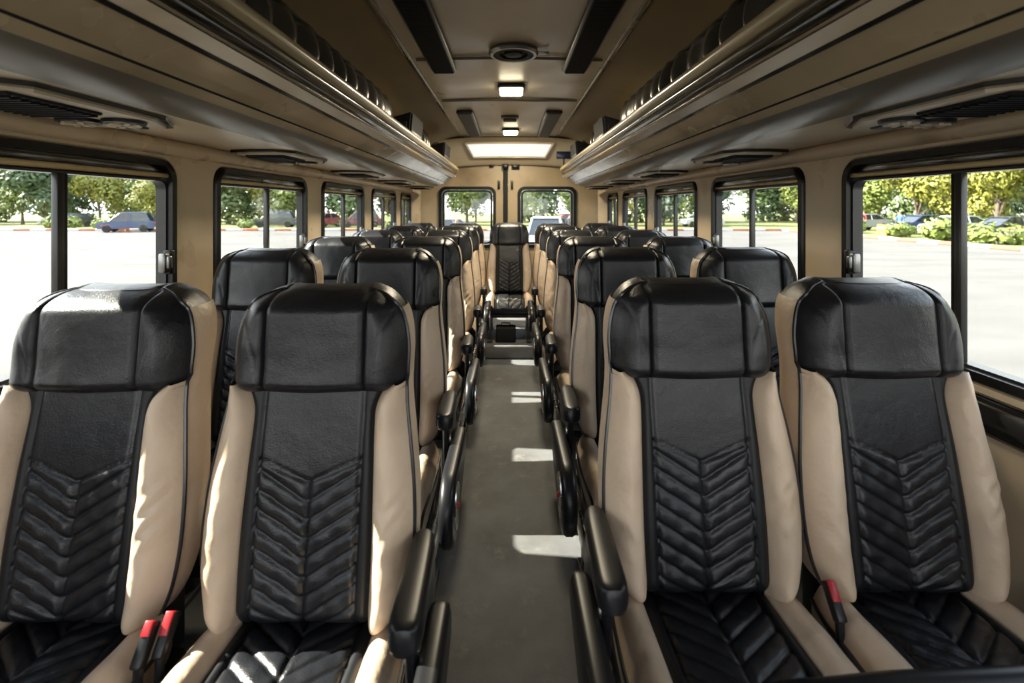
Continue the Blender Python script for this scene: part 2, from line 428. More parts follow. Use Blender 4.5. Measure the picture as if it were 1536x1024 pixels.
# ------------------------------------------------------------------ rear doors
def rear_door(n, x0, x1, wx0, wx1, label):
    root = empty('door_%d' % n, ((x0+x1)/2, YR, 0.11)); structure(root, label, 'door')
    ox, oz = (x0+x1)/2, 0.11
    zb, zt = 0.80, 1.478
    m = MB(); bm = m.bm
    loop = rrect(wx0, wx1, zb, zt, 0.085)
    iv = [bm.verts.new((x-ox, -0.02, z-oz)) for x, z in loop]
    ov = [bm.verts.new((x-ox, -0.02, z-oz)) for x, z in ((x0, 0.11), (x1, 0.11), (x1, 2.02), (x0, 2.02))]
    es = []
    for lp in (iv, ov):
        for i in range(len(lp)): es.append(bm.edges.new((lp[i], lp[(i+1) % len(lp)])))
    bmesh.ops.triangle_fill(bm, use_beauty=True, edges=es, normal=(0, -1, 0))
    for lp in (iv, ov):
        r = bmesh.ops.extrude_edge_only(bm, edges=[bm.edges.get((lp[i], lp[(i+1) % len(lp)])) for i in range(len(lp))])
        for v in r['geom']:
            if isinstance(v, bmesh.types.BMVert): v.co.y += 0.09
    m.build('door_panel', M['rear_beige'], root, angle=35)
    m = MB()
    for (w, d0, d1, e, r) in ((0.035, -0.045, 0.03, 0.0, 0.085), (0.022, -0.03, 0.03, 0.042, 0.06)):
        outer = rrect(wx0-0.012+e, wx1+0.012-e, zb-0.012+e, zt+0.012-e, r)
        inner = rrect(wx0-0.012+e+w, wx1+0.012-e-w, zb-0.012+e+w, zt+0.012-e-w, r-0.02)
        m.grid([[(x-ox, d, z-oz) for x, z in lp] for lp, d in ((outer, d1), (outer, d0+0.008), (outer, d0), (inner, d0), (inner, d1))], closed=True)
    m.build('rubber_frame', M['rubber'], root, angle=50)
    m = MB(); m.box((wx0-ox, 0.02, zb-oz), (wx1-ox, 0.024, zt-oz)); m.build('pane', M['glass'], root, smooth=False)
    sx = -1 if n == 2 else 1
    xe = (x1 if n == 1 else x0) + (-0.045 if n == 1 else 0.045)
    m = MB(); m.box((xe-0.014-ox, -0.045, 1.46-oz), (xe+0.014-ox, -0.02, 1.56-oz), 0.006); m.build('latch', M['black_plastic'], root)
    return root
rear_door(1, -1.12, -0.075, -0.80, -0.165, 'left rear door with rounded window')
rear_door(2, -0.015, 1.12, 0.105, 0.76, 'right rear door with rounded window')
m = MB(); m.box((-0.072, YR-0.05, 0.11), (-0.018, YR+0.05, 1.80), 0.01)
structure(m.build('trim_%d' % tn, M['matte_black']), 'black post between the two rear doors', 'trim'); tn += 1
for x, w, h, lab in ((-0.045, 0.075, 0.055, 'dark lock housing on top of the rear door post'), (0.07, 0.09, 0.055, 'dark lock housing right of the rear door post'), (-0.20, 0.05, 0.035, 'small dark bracket left of the rear door post')):
    m = MB(); m.box((-w/2, -0.05, -h), (w/2, 0.0, 0.0), 0.012)
    m.box((-w/2+0.012, -0.058, -h+0.012), (w/2-0.012, -0.045, -0.015), 0.006)
    o = m.build('door_lock', M['black_plastic']); o.location = (x, YR-0.022 if x != -0.045 else YR-0.052, 1.745)
    tag(o, lab, 'lock')
# corner fillers between the side walls and the rear wall
m = MB()
for s in (-1, 1):
    m.prism([(s*1.13, YR-0.10), (s*1.02, YR-0.03), (s*1.02, YR+0.05), (s*1.13, YR+0.05)], 0.11, 1.75, axis='z')
structure(m.build('trim_%d' % tn, M['beige_wall']), 'beige corner covers beside the rear doors', 'trim'); tn += 1

# sloped header at the back with a white panel of added glow set into it
HP = [(5.08, 1.992), (5.12, 1.955), (5.22, 1.90), (5.36, 1.825), (5.45, 1.772), (5.48, 1.742), (5.50, 1.735), (5.56, 1.735)]
m = MB()
m.grid([[(x, y + 0.14*(x/0.95)**2*(-1), z - 0.10*abs(x/0.95)**3) for x in lin(-0.95, 0.95, 30)] for y, z in HP])
m.grid([[(x, y, z) for x in (-1.1, 1.1)] for y, z in ((5.06, 2.0), (5.04, 2.045))])
structure(m.build('trim_%d' % tn, M['header']), 'beige curved header over the rear doors', 'trim'); tn += 1
root = empty('glow_panel', (0, 5.2, 1.87)); tag(root, 'wide white panel with added glow in the sloped header above the rear doors', 'header panel')
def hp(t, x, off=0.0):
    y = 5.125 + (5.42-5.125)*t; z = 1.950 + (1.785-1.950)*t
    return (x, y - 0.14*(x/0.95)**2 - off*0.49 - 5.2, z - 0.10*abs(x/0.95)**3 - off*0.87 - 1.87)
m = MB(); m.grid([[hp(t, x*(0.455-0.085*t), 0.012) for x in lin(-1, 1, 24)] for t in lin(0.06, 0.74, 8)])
m.build('glow_face', M['panel_glow'], root)  # panel face carrying the added glow, not a lamp
m = MB()
edge = [hp(0.0, x*0.47, 0.012) for x in lin(-1, 1, 24)] + [hp(t, 0.47-0.09*t, 0.012) for t in lin(0.1, 0.76, 6)] + [hp(0.79, x*0.402, 0.012) for x in lin(1, -1, 24)] + [hp(t, -(0.47-0.09*t), 0.012) for t in lin(0.76, 0.05, 6)]
m.tube(edge + [edge[0]], 0.008, 8, cap=False); m.build('bezel', M['rack_under'], root)

# ------------------------------------------------------------------ luggage racks
RY0, RY1 = -1.4, 5.02
def rack(s, nm):
    root = empty('luggage_rack', (s*0.8, (RY0+RY1)/2, 1.47))
    tag(root, 'long beige overhead luggage rack along the %s wall' % nm, 'luggage rack')
    def L(x, z): return (s*x - s*0.8, z + EYE - 1.47)
    def strip(name, mt, pts, y0=RY0, y1=RY1, n=2, parent=root, th=0.012):
        """open profile (x, z above eye) given a thickness to the wall side"""
        m = MB(); P = [Vector(L(*p)) for p in pts]
        yo = (RY0+RY1)/2
        m.grid([[(p.x, y-yo, p.y) for p in P] for y in lin(y0, y1, n)])
        # back of the sheet
        Q = []
        for i, p in enumerate(P):
            t = (P[min(i+1, len(P)-1)] - P[max(i-1, 0)]).normalized(); nn = Vector((-t.y, t.x))*(1 if s > 0 else -1)
            Q.append(p - nn*th)
        loop = P + Q[::-1]
        for y in (y0, y1):
            vs = [m.bm.verts.new((p.x, y-yo, p.y)) for p in loop]
            try: m.bm.faces.new(vs)
            except ValueError: pass
        m.grid([[(p.x, y-yo, p.y) for p in Q] for y in (y0, y1)])
        return m.build(name, mt, parent, angle=60)
    def curve(pts, n=14):
        fx = spl([(i, p[0]) for i, p in enumerate(pts)]); fz = spl([(i, p[1]) for i, p in enumerate(pts)])
        return [(fx(t), fz(t)) for t in lin(0, len(pts)-1, n)]
    strip('underside', M['rack_under'], [(1.125, 0.222), (0.95, 0.221), (0.81, 0.220)])
    strip('lower_edge', M['rack_grey'], curve([(0.81, 0.220), (0.775, 0.222), (0.735, 0.231), (0.700, 0.247)]))
    strip('lower_strip', M['rack_beige'], curve([(0.700, 0.245), (0.687, 0.252), (0.672, 0.262)], 5))
    m_ = strip('seam', M['matte_black'], [(0.674, 0.258), (0.668, 0.2645)], th=0.004)
    strip('front_panel', M['rack_beige'], curve([(0.670, 0.262), (0.652, 0.279), (0.625, 0.296), (0.604, 0.307)], 9))
    # ridged dark trims
    strip('black_trim', M['gloss_black'], curve([(0.606, 0.302), (0.597, 0.312), (0.588, 0.318), (0.582, 0.322)], 6))
    strip('ridge', M['ridge'], curve([(0.583, 0.318), (0.572, 0.322), (0.566, 0.333), (0.570, 0.340)], 8))
    strip('black_trim', M['gloss_black'], curve([(0.572, 0.335), (0.566, 0.343), (0.562, 0.350), (0.560, 0.356)], 6))
    strip('ridge', M['ridge'], curve([(0.562, 0.352), (0.547, 0.356), (0.541, 0.368), (0.546, 0.376)], 8))
    m = MB(); yo = (RY0+RY1)/2
    c = L(0.548, 0.398)
    m.tube([(c[0], RY0-yo, c[1]), (c[0], RY1-0.02-yo, c[1])], 0.021, 14); m.build('rim_tube', M['rim'], root)
    # shelf and back inside
    strip('shelf', M['rack_under'], [(0.56, 0.330), (0.70, 0.30), (1.10, 0.30)])
    # rounded end cap
    m = MB(); pts = [(1.12, 0.225), (0.81, 0.223), (0.735, 0.234), (0.672, 0.265), (0.604, 0.310), (0.566, 0.34), (0.545, 0.37), (0.535, 0.40), (0.55, 0.42), (0.60, 0.41), (0.64, 0.34), (1.12, 0.32)]
    m.prism([L(*p) for p in pts], RY1-yo-0.004, RY1-yo+0.022); m.build('end_cap', M['rack_grey'], root)
    return root
rack(-1, 'left'); rack(1, 'right')

# gathered dark fabric at the back of each rack, in folds
for s, nm in ((-1, 'left'), (1, 'right')):
    m = MB(); rows = []
    ys = lin(-0.6, 4.9, 560)
    for y in ys:
        wk = max([clamp(1-(abs(y-c)-0.20)/0.10) for c in ((3.17, 4.55) if s < 0 else (3.325, 4.45))])
        wk = wk*wk*(3-2*wk)
        ph = y*2*PI/0.16 + 1.6*noise.noise(Vector((y*2.5, s, 0)))
        am = 0.030*(0.7+0.6*noise.noise(Vector((y*3, 5, s))))
        row = []
        for i, t in enumerate(lin(0, 1, 7)):
            x = 0.735 + 0.125*wk + am*(1-0.5*wk)*math.sin(ph)*(0.35+0.65*math.sin(PI*t)) - 0.02*math.sin(PI*t)
            z = 1.695 - 0.09*wk + (0.215-0.04*wk)*t + 0.012*math.cos(ph)*(1-abs(2*t-1))
            row.append((s*x, y, z))
        rows.append(row)
    m.grid(rows)
    sd = m.bm
    o = m.build('gathered_curtain', M['curtain'], angle=80)
    o.modifiers.new('thickness', 'SOLIDIFY').thickness = 0.004
    tag(o, 'dark gathered fabric strip hanging behind the %s luggage rack' % nm, 'curtain')
    m = MB(); m.tube([(r_[-1][0], r_[-1][1], r_[-1][2]) for r_ in rows[::8]], 0.006, 8)
    o2 = m.build('cord', M['matte_black'], o)

# black speaker cabinets standing in the racks
def speaker(s, y0, y1, xin, z1, label, rot=0.0):
    root = empty('speaker_box', (s*(xin+0.085), (y0+y1)/2, EYE+0.315)); tag(root, label, 'speaker')
    h = EYE+z1-(EYE+0.315); ly = (y1-y0)/2
    m = MB(); bm = m.bm
    g = bmesh.ops.create_cube(bm, size=1.0)
    for v in g['verts']:
        v.co = Vector((v.co.x*0.17, v.co.y*2*ly, (v.co.z+0.5)*h))
        if v.co.z > 0.05: v.co.x -= s*0.025; v.co.z -= (0.05 if v.co.x*s > 0 else 0)
    bmesh.ops.bevel(bm, geom=list(bm.edges), offset=0.012, segments=2, affect='EDGES')
    m.build('cabinet', M['matte_black'], root)
    m = MB(); m.box((-s*0.083, -ly+0.03, 0.02), (-s*0.100, ly-0.03, h-0.03), 0.004); m.build('side_plate', M['frame_metal'], root)
    m = MB(); m.box((-0.072, -ly-0.006, 0.02), (0.072, -ly+0.006, h-0.065), 0.004); m.build('grille', M['mesh_black'], root)
speaker(-1, 2.98, 3.36, 0.625, 0.60, 'black speaker box in the left rack, nearer of the two')
speaker(1, 3.15, 3.50, 0.635, 0.61, 'black speaker box in the right rack, nearer of the two')
speaker(-1, 4.35, 4.75, 0.605, 0.60, 'black speaker box at the rear end of the left rack')
speaker(1, 4.25, 4.65, 0.61, 0.60, 'black speaker box at the rear end of the right rack')
root = empty('monitor', (0.585, 5.06, 1.80)); tag(root, 'small dark monitor on an arm beside the right rack end', 'monitor')
m = MB(); m.box((-0.09, -0.02, -0.04), (0.09, 0.01, 0.04), 0.008); m.build('housing', mat('monitor_blue_black', (0.008, 0.012, 0.03), 0.25), root)
m = MB(); m.tube([(-0.01, 0.0, -0.03), (-0.01, 0.01, -0.13)], 0.008); m.build('arm', M['black_plastic'], root)

# vent and reading-light units under the racks
def service_unit(s, y, label, grp):
    root = empty('vent_unit', (s*0.955, y, 1.4705)); tag(root, label, 'vent', grp)
    m = MB()
    pts = [(-0.115, -0.25), (-0.03, -0.28), (0.06, -0.28), (0.125, -0.22), (0.125, 0.10), (0.06, 0.22), (-0.03, 0.23), (-0.115, 0.16)]
    P = [(-s*p[0], p[1]) for p in pts]
    m.prism(P, -0.010, 0.004, axis='z'); m.build('surround', M['gloss_black'], root, smooth=False)
    m = MB(); m.prism([(p[0]*0.86, p[1]*0.93) for p in P], -0.016, -0.008, axis='z'); m.build('panel', M['rack_under'], root, smooth=False)
    m = MB(); m.box((-0.075, -0.22, -0.022), (0.075, -0.02, -0.014), 0.003)
    g = m.build('grille', M['matte_black'], root)
    m = MB()
    for i in range(11):
        yy = -0.21+0.018*i; m.box((-0.07, yy-0.003, -0.027), (0.07, yy+0.003, -0.021))
    m.build('louver', M['mesh_black'], g, smooth=False)
    for xx, yy, r in ((-0.045, 0.055, 0.042), (0.045, 0.075, 0.042)):
        m = MB(); Mt = Matrix.Translation((xx, yy, -0.016))
        m.lathe([(0.001, -0.004), (r*0.75, -0.004), (r*0.8, -0.010), (r, -0.008), (r*1.05, 0.0)], 20, Mt)
        nz = m.build('air_nozzle', M['black_plastic'], root)
        m = MB()
        for a in (0.3, 1.35, 2.4):
            R = Mt @ Matrix.Rotation(a, 4, 'Z'); m.box((-r*0.8, -0.005, -0.014), (r*0.8, 0.005, -0.004), M=R)
        m.build('nozzle_blade', M['rack_under'], nz, smooth=False)
    m = MB(); m.box((-0.03, 0.135, -0.021), (0.03, 0.175, -0.012), 0.004); m.build('reading_light', M['black_plastic'], root)
for s, nm in ((-1, 'left'), (1, 'right')):
    for i in range(5):
        service_unit(s, 1.06+1.03*i, 'black vent unit under the %s rack, %s from the front' % (nm, ordn[i+1]), 'vent units under the racks')

# ------------------------------------------------------------------ ceiling fittings
def ceiling_grille(s, y0, y1, xin, wd, mt, label):
    root = empty('ceiling_vent', (s*(xin+wd/2), (y0+y1)/2, 2.003)); tag(root, label, 'ceiling vent', 'long ceiling vents')
    ly = (y1-y0)/2
    m = MB(); m.box((-wd/2, -ly, -0.026), (wd/2, ly, 0.0), 0.014, 3); m.build('housing', M['alu'], root)
    m = MB(); m.box((-wd/2+0.012, -ly+0.014, -0.030), (wd/2-0.012, ly-0.014, -0.02), 0.006); g = m.build('grille', mt, root)
    m = MB(); n = int((y1-y0)/0.012)
    for i in range(n):
        yy = -ly+0.02+(y1-y0-0.04)*i/(n-1); m.box((-wd/2+0.016, yy-0.0022, -0.0345), (wd/2-0.016, yy+0.0022, -0.029))
    for xx in lin(-wd/2+0.02, wd/2-0.02, 9): m.box((xx-0.0016, -ly+0.02, -0.033), (xx+0.0016, ly-0.02, -0.029))
    m.build('grille_bars', mt, g, smooth=False)
for s, nm in ((-1, 'left'), (1, 'right')):
    ceiling_grille(s, 1.35, 2.60, 0.283, 0.135, M['mesh_black'], 'long black ceiling grille, front %s' % nm)
    ceiling_grille(s, 3.72, 4.95, 0.285, 0.13, M['grey_grille'], 'long grey ceiling grille near the rear, %s' % nm)
root = empty('round_vent', (0.02, 2.32, 2.005)); tag(root, 'round black ceiling vent with a shiny ring', 'ceiling vent')
m = MB(); m.lathe([(0.118, 0.0), (0.122, -0.012), (0.112, -0.022), (0.098, -0.022), (0.094, -0.012)], 36); m.build('ring', M['chrome'], root)
m = MB(); m.lathe([(0.097, -0.006), (0.094, -0.018), (0.07, -0.020), (0.066, -0.008), (0.045, -0.008), (0.042, -0.020), (0.012, -0.022), (0.0005, -0.022)], 36); m.build('louver', M['mesh_black'], root)
m = MB(); m.box((0.10, -0.012, -0.014), (0.17, 0.012, -0.004), 0.004); m.build('tab', M['chrome'], root)
root = empty('small_vent', (0.005, 4.06, 2.005)); tag(root, 'small square ceiling vent between the two ceiling lamps', 'ceiling vent')
m = MB(); m.box((-0.075, -0.09, -0.014), (0.075, 0.09, 0.0), 0.006); m.build('frame', M['rack_grey'], root)
m = MB()
for i in range(5): m.box((-0.055, -0.062+0.028*i, -0.022), (0.055, -0.050+0.028*i, -0.012), 0.002)
m.build('louver', M['mesh_black'], root)
def ceiling_lamp(y, w, label):
    root = empty('ceiling_lamp', (0.012, y, 2.008)); tag(root, label, 'ceiling lamp', 'ceiling lamps over the aisle')
    m = MB(); m.box((-w/2-0.014, -w/2-0.014, -0.022), (w/2+0.014, w/2+0.014, 0.0), 0.012, 3); m.build('frame', M['alu'], root)
    m = MB(); m.box((-w/2, -w/2, -0.046), (w/2, w/2, -0.015), 0.016, 3); m.build('glow_face', M['lamp_glow'], root)
    ld = bpy.data.lights.new('lamp_light', 'AREA'); ld.shape = 'SQUARE'; ld.size = w; ld.energy = 13.0; ld.color = (1.0, 0.86, 0.62)
    lo = bpy.data.objects.new('lamp_light', ld); COL.objects.link(lo); lo.parent = root; lo.location = (0, 0, -0.05)
ceiling_lamp(3.02, 0.145, 'lit rectangular ceiling lamp behind the round vent')
ceiling_lamp(4.68, 0.14, 'smaller lit ceiling lamp near the rear header')


# ------------------------------------------------------------------ seats
outer = spl([(0.462, 0.150), (0.480, 0.174), (0.52, 0.193), (0.58, 0.2035), (0.64, 0.206), (0.72, 0.202), (0.80, 0.192), (0.87, 0.182), (0.92, 0.1790), (0.98, 0.180), (1.03, 0.173), (1.06, 0.160), (1.08, 0.143), (1.092, 0.124), (1.10, 0.098)])
ybase = spl([(0.45, -0.108), (0.60, -0.088), (0.75, -0.062), (0.88, -0.034), (1.0, -0.008), (1.11, 0.014)])
binner = spl([(0.46, 0.124), (0.60, 0.127), (0.75, 0.124), (0.855, 0.1215), (0.882, 0.1275), (0.902, 0.139), (0.916, 0.157)])
def hinner(z): return min(0.100, 0.90*outer(z))
def F_back(x, z):
    a = abs(x); o = outer(z); y = ybase(z)
    bi = min(binner(z), o-0.002)
    if a > bi:
        q = clamp((a-bi)/(o-bi))
        y += -0.030*math.sin(PI*q**0.8)*min(1, (o-bi)/0.05) + 0.022*q**4
        if o-bi > 0.02:
            sd_ = 7.7 if x > 0 else 2.2
            y += 0.0040*noise.noise(Vector((x*16, z*26 + a*30, sd_)))*math.sin(PI*q)
            y += 0.0042*max(0, noise.noise(Vector((x*7, z*6, sd_+3)))+0.12)*math.sin((z*0.9-a*1.1)*130 + 4*noise.noise(Vector((x*12, z*9, sd_))))*math.sin(PI*q)
    y += 0.009*groove(a-bi, 0.006)
    y += 0.006*groove(a-0.100, 0.0045)*(1 if z < 0.91 else 0)
    if a < 0.100:
        y += 0.004*(1-(a/0.1)**2)
        zv = 0.728+0.43*a
        d = z-zv
        if d < 0.004:
            p = 0.0345
            sl = z-0.62*a-0.728
            t = (sl/p) % 1.0
            dist = min(t, 1-t)*p*0.85
            if z > zv-0.008: dist = min(dist, abs(d))
            y += 0.0040*groove(dist, 0.0034) + 0.0050*groove(a, 0.0045)
            y -= 0.0030*math.sin(PI*t)**0.8 * min(1, a/0.012) * min(1, (0.1-a)/0.012)
            y += 0.0026*noise.noise(Vector((x*34, z*34, 0)))
        else:
            y += 0.0045*groove(d, 0.005)
    e = (z-0.455)/0.05
    if e < 1: y += 0.045*(1-max(e, 0))**2.2
    return y
def F_head(x, z):
    a = abs(x); o = outer(z)
    es, et, eb = o-a, 1.104-z, z-0.898
    y = -0.056 + 0.024*(z-0.9)/0.2
    hi = hinner(z)
    y += 0.060*max(0, 1-es/0.058)**2.3*(1-0.6*clamp((z-1.06)/0.04)) + 0.066*max(0, 1-et/0.045)**2.2 + 0.030*max(0, 1-eb/0.028)**2
    if a < hi: y += -0.010*(1-(a/hi)**2)
    else: y += -0.004*math.sin(PI*clamp((a-hi)/(o-hi+1e-4)))
    y += 0.011*groove(a-hi, 0.0042)
    cx = 0.108 + 0.050*clamp((z-0.912)/0.16)**1.8
    y += 0.0022*groove(a-cx, 0.0030)*clamp((1.075-z)/0.03)*clamp((z-0.915)/0.02)
    y += 0.0028*noise.noise(Vector((x*14, z*18, 4.4)))
    return y
def panel(zs, xl, xr, nx, F, m=None):
    m = m or MB()
    m.grid([[(xl(z)+(xr(z)-xl(z))*i/(nx-1), F(xl(z)+(xr(z)-xl(z))*i/(nx-1), z), z) for i in range(nx)] for z in zs])
    return m
def yback(z): return ybase(z)+0.125
BF = 0.93
PROTO = {}

def seat_backrest(root):
    zs = lin(0.458, 0.912, 155)
    m = panel(zs, lambda z: -min(binner(z), outer(z)-0.002), lambda z: min(binner(z), outer(z)-0.002), 85, F_back)
    # strip faces in their own leather
    m.bm.faces.ensure_lookup_table()
    for f in m.bm.faces:
        if abs(f.calc_center_median().x) > 0.100: f.material_index = 1
    m.build('backrest', [M['black_leather'], M['black_side']], root, angle=70)
    zb = lin(0.460, 0.520, 14) + lin(0.526, 0.914, 84)
    for s in (-1, 1):
        m = panel(zb, lambda z: s*min(binner(z), outer(z)-0.002), lambda z: s*outer(z), 20, F_back)
        m.build('backrest_bolster', M['beige_leather'], root, angle=70)
    # headrest: centre and two wings, one cover
    zh = lin(0.900, 0.926, 9) + lin(0.932, 1.04, 20) + lin(1.045, 1.10, 20)
    m = MB()
    panel(zh, lambda z: -hinner(z), lambda z: hinner(z), 28, F_head, m)
    for s in (-1, 1): panel(zh, lambda z: s*hinner(z), lambda z: s*outer(z), 22, F_head, m)
    # top of the cover, rolled over to the back
    side = [z for z in zh if z > 1.054]
    zt_ = zh[-1]; ht, ot = hinner(zt_), outer(zt_)
    xr = [ht*(-1+2*i/27) for i in range(28)][1:-1]
    xw = [ht+(ot-ht)*i/21 for i in range(22)]
    path = [(-outer(z), z) for z in side] + [(-x, zt_) for x in xw[-2::-1]] + [(x, zt_) for x in xr] + [(x, zt_) for x in xw[:-1]] + [(outer(z), z) for z in side[::-1]]
    rows = []
    for t in lin(0, 1, 8):
        row = []
        for x, z in path:
            ye = F_head(x, z)
            row.append((x*(1-(1-BF)*t*t), ye+(yback(z)-ye)*t, z+0.008*math.sin(PI*t)*clamp((z-1.05)/0.05)-0.012*t*t))
        rows.append(row)
    m.grid(rows)
    # underside lip of the pad
    m.grid([[(x, F_head(x, 0.900), 0.900), (x, F_back(x*0.97, 0.906)+0.004, 0.906)] for x in lin(-outer(0.900), outer(0.900), 30)])
    m.build('headrest', M['black_leather'], root, angle=95)
    # beige sides
    zs = lin(0.460, 0.52, 10) + lin(0.53, 1.02, 40) + lin(1.025, 1.06, 8)
    for s in (-1, 1):
        m = MB(); rows = []
        for z in zs:
            o = outer(z); ye = (F_head(o, z) if z > 0.912 else F_back(o, z))
            r = []
            for t in lin(0, 1, 8):
                r.append((s*(o*(1-(1-BF)*t*t)+0.007*math.sin(PI*t)), ye+(yback(z)-ye)*t, z))
            rows.append(r)
        m.grid(rows); m.build('side_panel', M['beige_leather'], root, angle=70)
    # rear shell
    m = MB()
    zz = lin(0.458, 0.50, 8) + lin(0.51, 1.06, 30) + lin(1.065, 1.10, 10)
    m.grid([[(x*outer(z)*BF, yback(z)+0.010*(1-x*x)-0.0*z, z-(0.012 if z > 1.055 else 0)) for x in lin(-1, 1, 13)] for z in zz])
    m.grid([[(x*outer(0.46), F_back(x*outer(0.46), 0.46)*(1-t)+yback(0.46)*t, 0.46) for x in lin(-1, 1, 13)] for t in (0, 0.5, 1)])
    m.build('back_shell', M['shell'], root, angle=70)
    # piping round the whole front
    zp = lin(0.462, 0.50, 10) + lin(0.51, 1.04, 46)
    left = [(-outer(z), (F_head(outer(z), z) if z > 0.912 else F_back(outer(z), z))-0.001, z) for z in zp]
    zt = [1.04 + 0.06*(1-(1-t)**1.7) for t in lin(0.06, 1, 16)]
    left += [(-outer(z), F_head(outer(z), z)-0.001, z+0.001) for z in zt]
    top = [(x, F_head(x, 1.10)+0.002, 1.100) for x in lin(-0.088, 0.088, 12)]
    path = left + top + [(-p[0], p[1], p[2]) for p in left[::-1]]
    rr_ = [0.0042 - 0.0028*clamp((p[2]-1.075)/0.022) for p in path]
    m = MB(); m.tube(path, rr_, 7); m.build('piping', M['piping'], root)

CO = spl([(-0.505, 0.194), (-0.46, 0.203), (-0.3, 0.205), (-0.12, 0.199), (-0.06, 0.185)])
def G(x, y):
    a = abs(x); o = CO(y)
    z = 0.452 + 0.035*clamp((-y-0.06)/0.44)
    bi = 0.130
    if a > bi:
        q = clamp((a-bi)/(o-bi)); z += 0.024*math.sin(PI*q**0.8) - 0.018*q**4
        z += 0.003*noise.noise(Vector((x*18, y*18, 9)))
    z -= 0.008*groove(a-bi, 0.006) + 0.006*groove(a-0.106, 0.0045)
    if a < 0.106:
        p = 0.047; t = ((y-0.75*a)/p) % 1.0; dist = min(t, 1-t)*p*0.8
        z -= 0.0045*groove(dist, 0.004) + 0.005*groove(a, 0.0045)
        z += 0.0035*math.sin(PI*t)**0.8*min(1, a/0.012)*min(1, (0.106-a)/0.012)
        z += 0.002*noise.noise(Vector((x*35, y*35, 2)))
    e = (y+0.508)/0.075
    if e < 1: z -= 0.085*(1-max(e, 0))**2.3
    return z
def seat_cushion(root):
    ys = lin(-0.505, -0.45, 14) + lin(-0.446, -0.06, 110)
    m = MB(); m.grid([[(x*0.130, y, G(x*0.130, y)) for x in lin(-1, 1, 75)] for y in ys])
    for f in m.bm.faces:
        if abs(f.calc_center_median().x) > 0.106: f.material_index = 1
    m.build('seat_cushion', [M['black_leather'], M['black_side']], root, angle=70)
    ys = lin(-0.505, -0.43, 16) + lin(-0.42, -0.06, 36)
    for s in (-1, 1):
        m = MB(); m.grid([[(s*(0.130+(CO(y)-0.130)*t), y, G(0.130+(CO(y)-0.130)*t, y)) for t in lin(0, 1, 18)] for y in ys])
        m.build('cushion_bolster', M['beige_leather'], root, angle=70)
        m = MB(); m.grid([[(s*(CO(y)+0.006*math.sin(PI*t)-0.012*t), y, G(CO(y), y)*(1-t)+0.365*t) for t in lin(0, 1, 6)] for y in ys])
        m.build('cushion_side', M['beige_leather'], root, angle=70)
    m = MB(); m.grid([[(x*CO(-0.505), -0.505+0.012*t-0.006*math.sin(PI*t), G(x*CO(-0.505), -0.505)*(1-t)+0.365*t) for x in lin(-1, 1, 24)] for t in lin(0, 1, 6)])
    m.build('cushion_front', M['black_side'], root, angle=70)
    for s in (-1, 1):
        m = MB(); m.tube([(s*CO(y), y, G(CO(y), y)+0.001) for y in ys], 0.0045, 7)
        m.build('cushion_piping', M['piping'], root)

def seat_frame(root, zf):
    m = MB(); m.box((-0.190, -0.485, 0.325), (0.190, -0.02, 0.366), 0.01)
    m.box((-0.16, -0.03, 0.34), (0.16, 0.02, 0.47), 0.008)
    m.build('seat_pan', M['matte_black'], root)
    for x in (-0.165, 0.165):
        m = MB()
        m.box((x-0.016, -0.42, zf+0.02), (x+0.016, -0.37, 0.33), 0.005)
        m.box((x-0.016, -0.14, zf+0.02), (x+0.016, -0.09, 0.33), 0.005)
        m.box((x-0.022, -0.47, zf), (x+0.022, -0.04, zf+0.022), 0.006)
        m.box((x-0.012, -0.40, zf+0.10), (x+0.012, -0.10, zf+0.13), 0.004)
        m.build('leg', M['frame_metal'], root)

def seat_buckle(root, s, two=False):
    """stalks with red press buttons on the side facing the neighbour seat"""
    for dx, dy, dz, red in (((0.2165, -0.145, 0.505, 1.0), (0.2385, -0.165, 0.505, 0.6)) if two else ((0.2185, -0.145, 0.505, 1.0),)):
        m = MB()
        R = Matrix.Translation((s*dx, dy, dz)) @ Matrix.Rotation(math.radians(-38), 4, 'X')
        m.box((-0.0095, -0.014, -0.035), (0.0095, 0.010, 0.030), 0.005, M=R)
        m.tube([R @ Vector((0, 0, -0.03)), (s*(dx-0.005), dy-0.03, dz-0.09), (s*(dx-0.012), dy-0.02, 0.36)], [0.008, 0.007, 0.007], 8)
        b = m.build('seat_buckle', M['black_plastic'], root)
        m = MB(); m.box((-0.0075, -0.0165, 0.008 if red < 1 else -0.004), (0.0075, -0.006, 0.0305), 0.002, M=R)
        m.build('release_button', M['red'], b)

def teardrop(c1, r1, c2, r2, n=16):
    """outline of two circles (y,z) joined: big front end, small rear end"""
    d = Vector(c2)-Vector(c1); L = d.length; base = math.atan2(d.y, d.x)
    al = math.acos(clamp((r1-r2)/L, -1, 1))
    out = []
    for k in range(n+1):
        t = base+al+(2*PI-2*al)*k/n; out.append((c1[0]+r1*math.cos(t), c1[1]+r1*math.sin(t)))
    for k in range(n+1):
        t = base-al+2*al*k/n; out.append((c2[0]+r2*math.cos(t), c2[1]+r2*math.sin(t)))
    return out
def round_plate(m, poly, x0, x1, r, s):
    """plate with rounded faces between x0 and x1"""
    cy = sum(p[0] for p in poly)/len(poly); cz_ = sum(p[1] for p in poly)/len(poly)
    def sh(k): return [(cy+(p[0]-cy)*k, cz_+(p[1]-cz_)*k) for p in poly]
    rows = []
    for x, k in ((x0, 0.90), (x0+r*0.3, 0.97), (x0+r, 1.0), (x1-r, 1.0), (x1-r*0.3, 0.97), (x1, 0.90)):
        rows.append([(s*x, p[0], p[1]) for p in sh(k)])
    vs = m.grid(rows, closed=True)
    m.bm.faces.new(vs[0]); m.bm.faces.new(vs[-1])
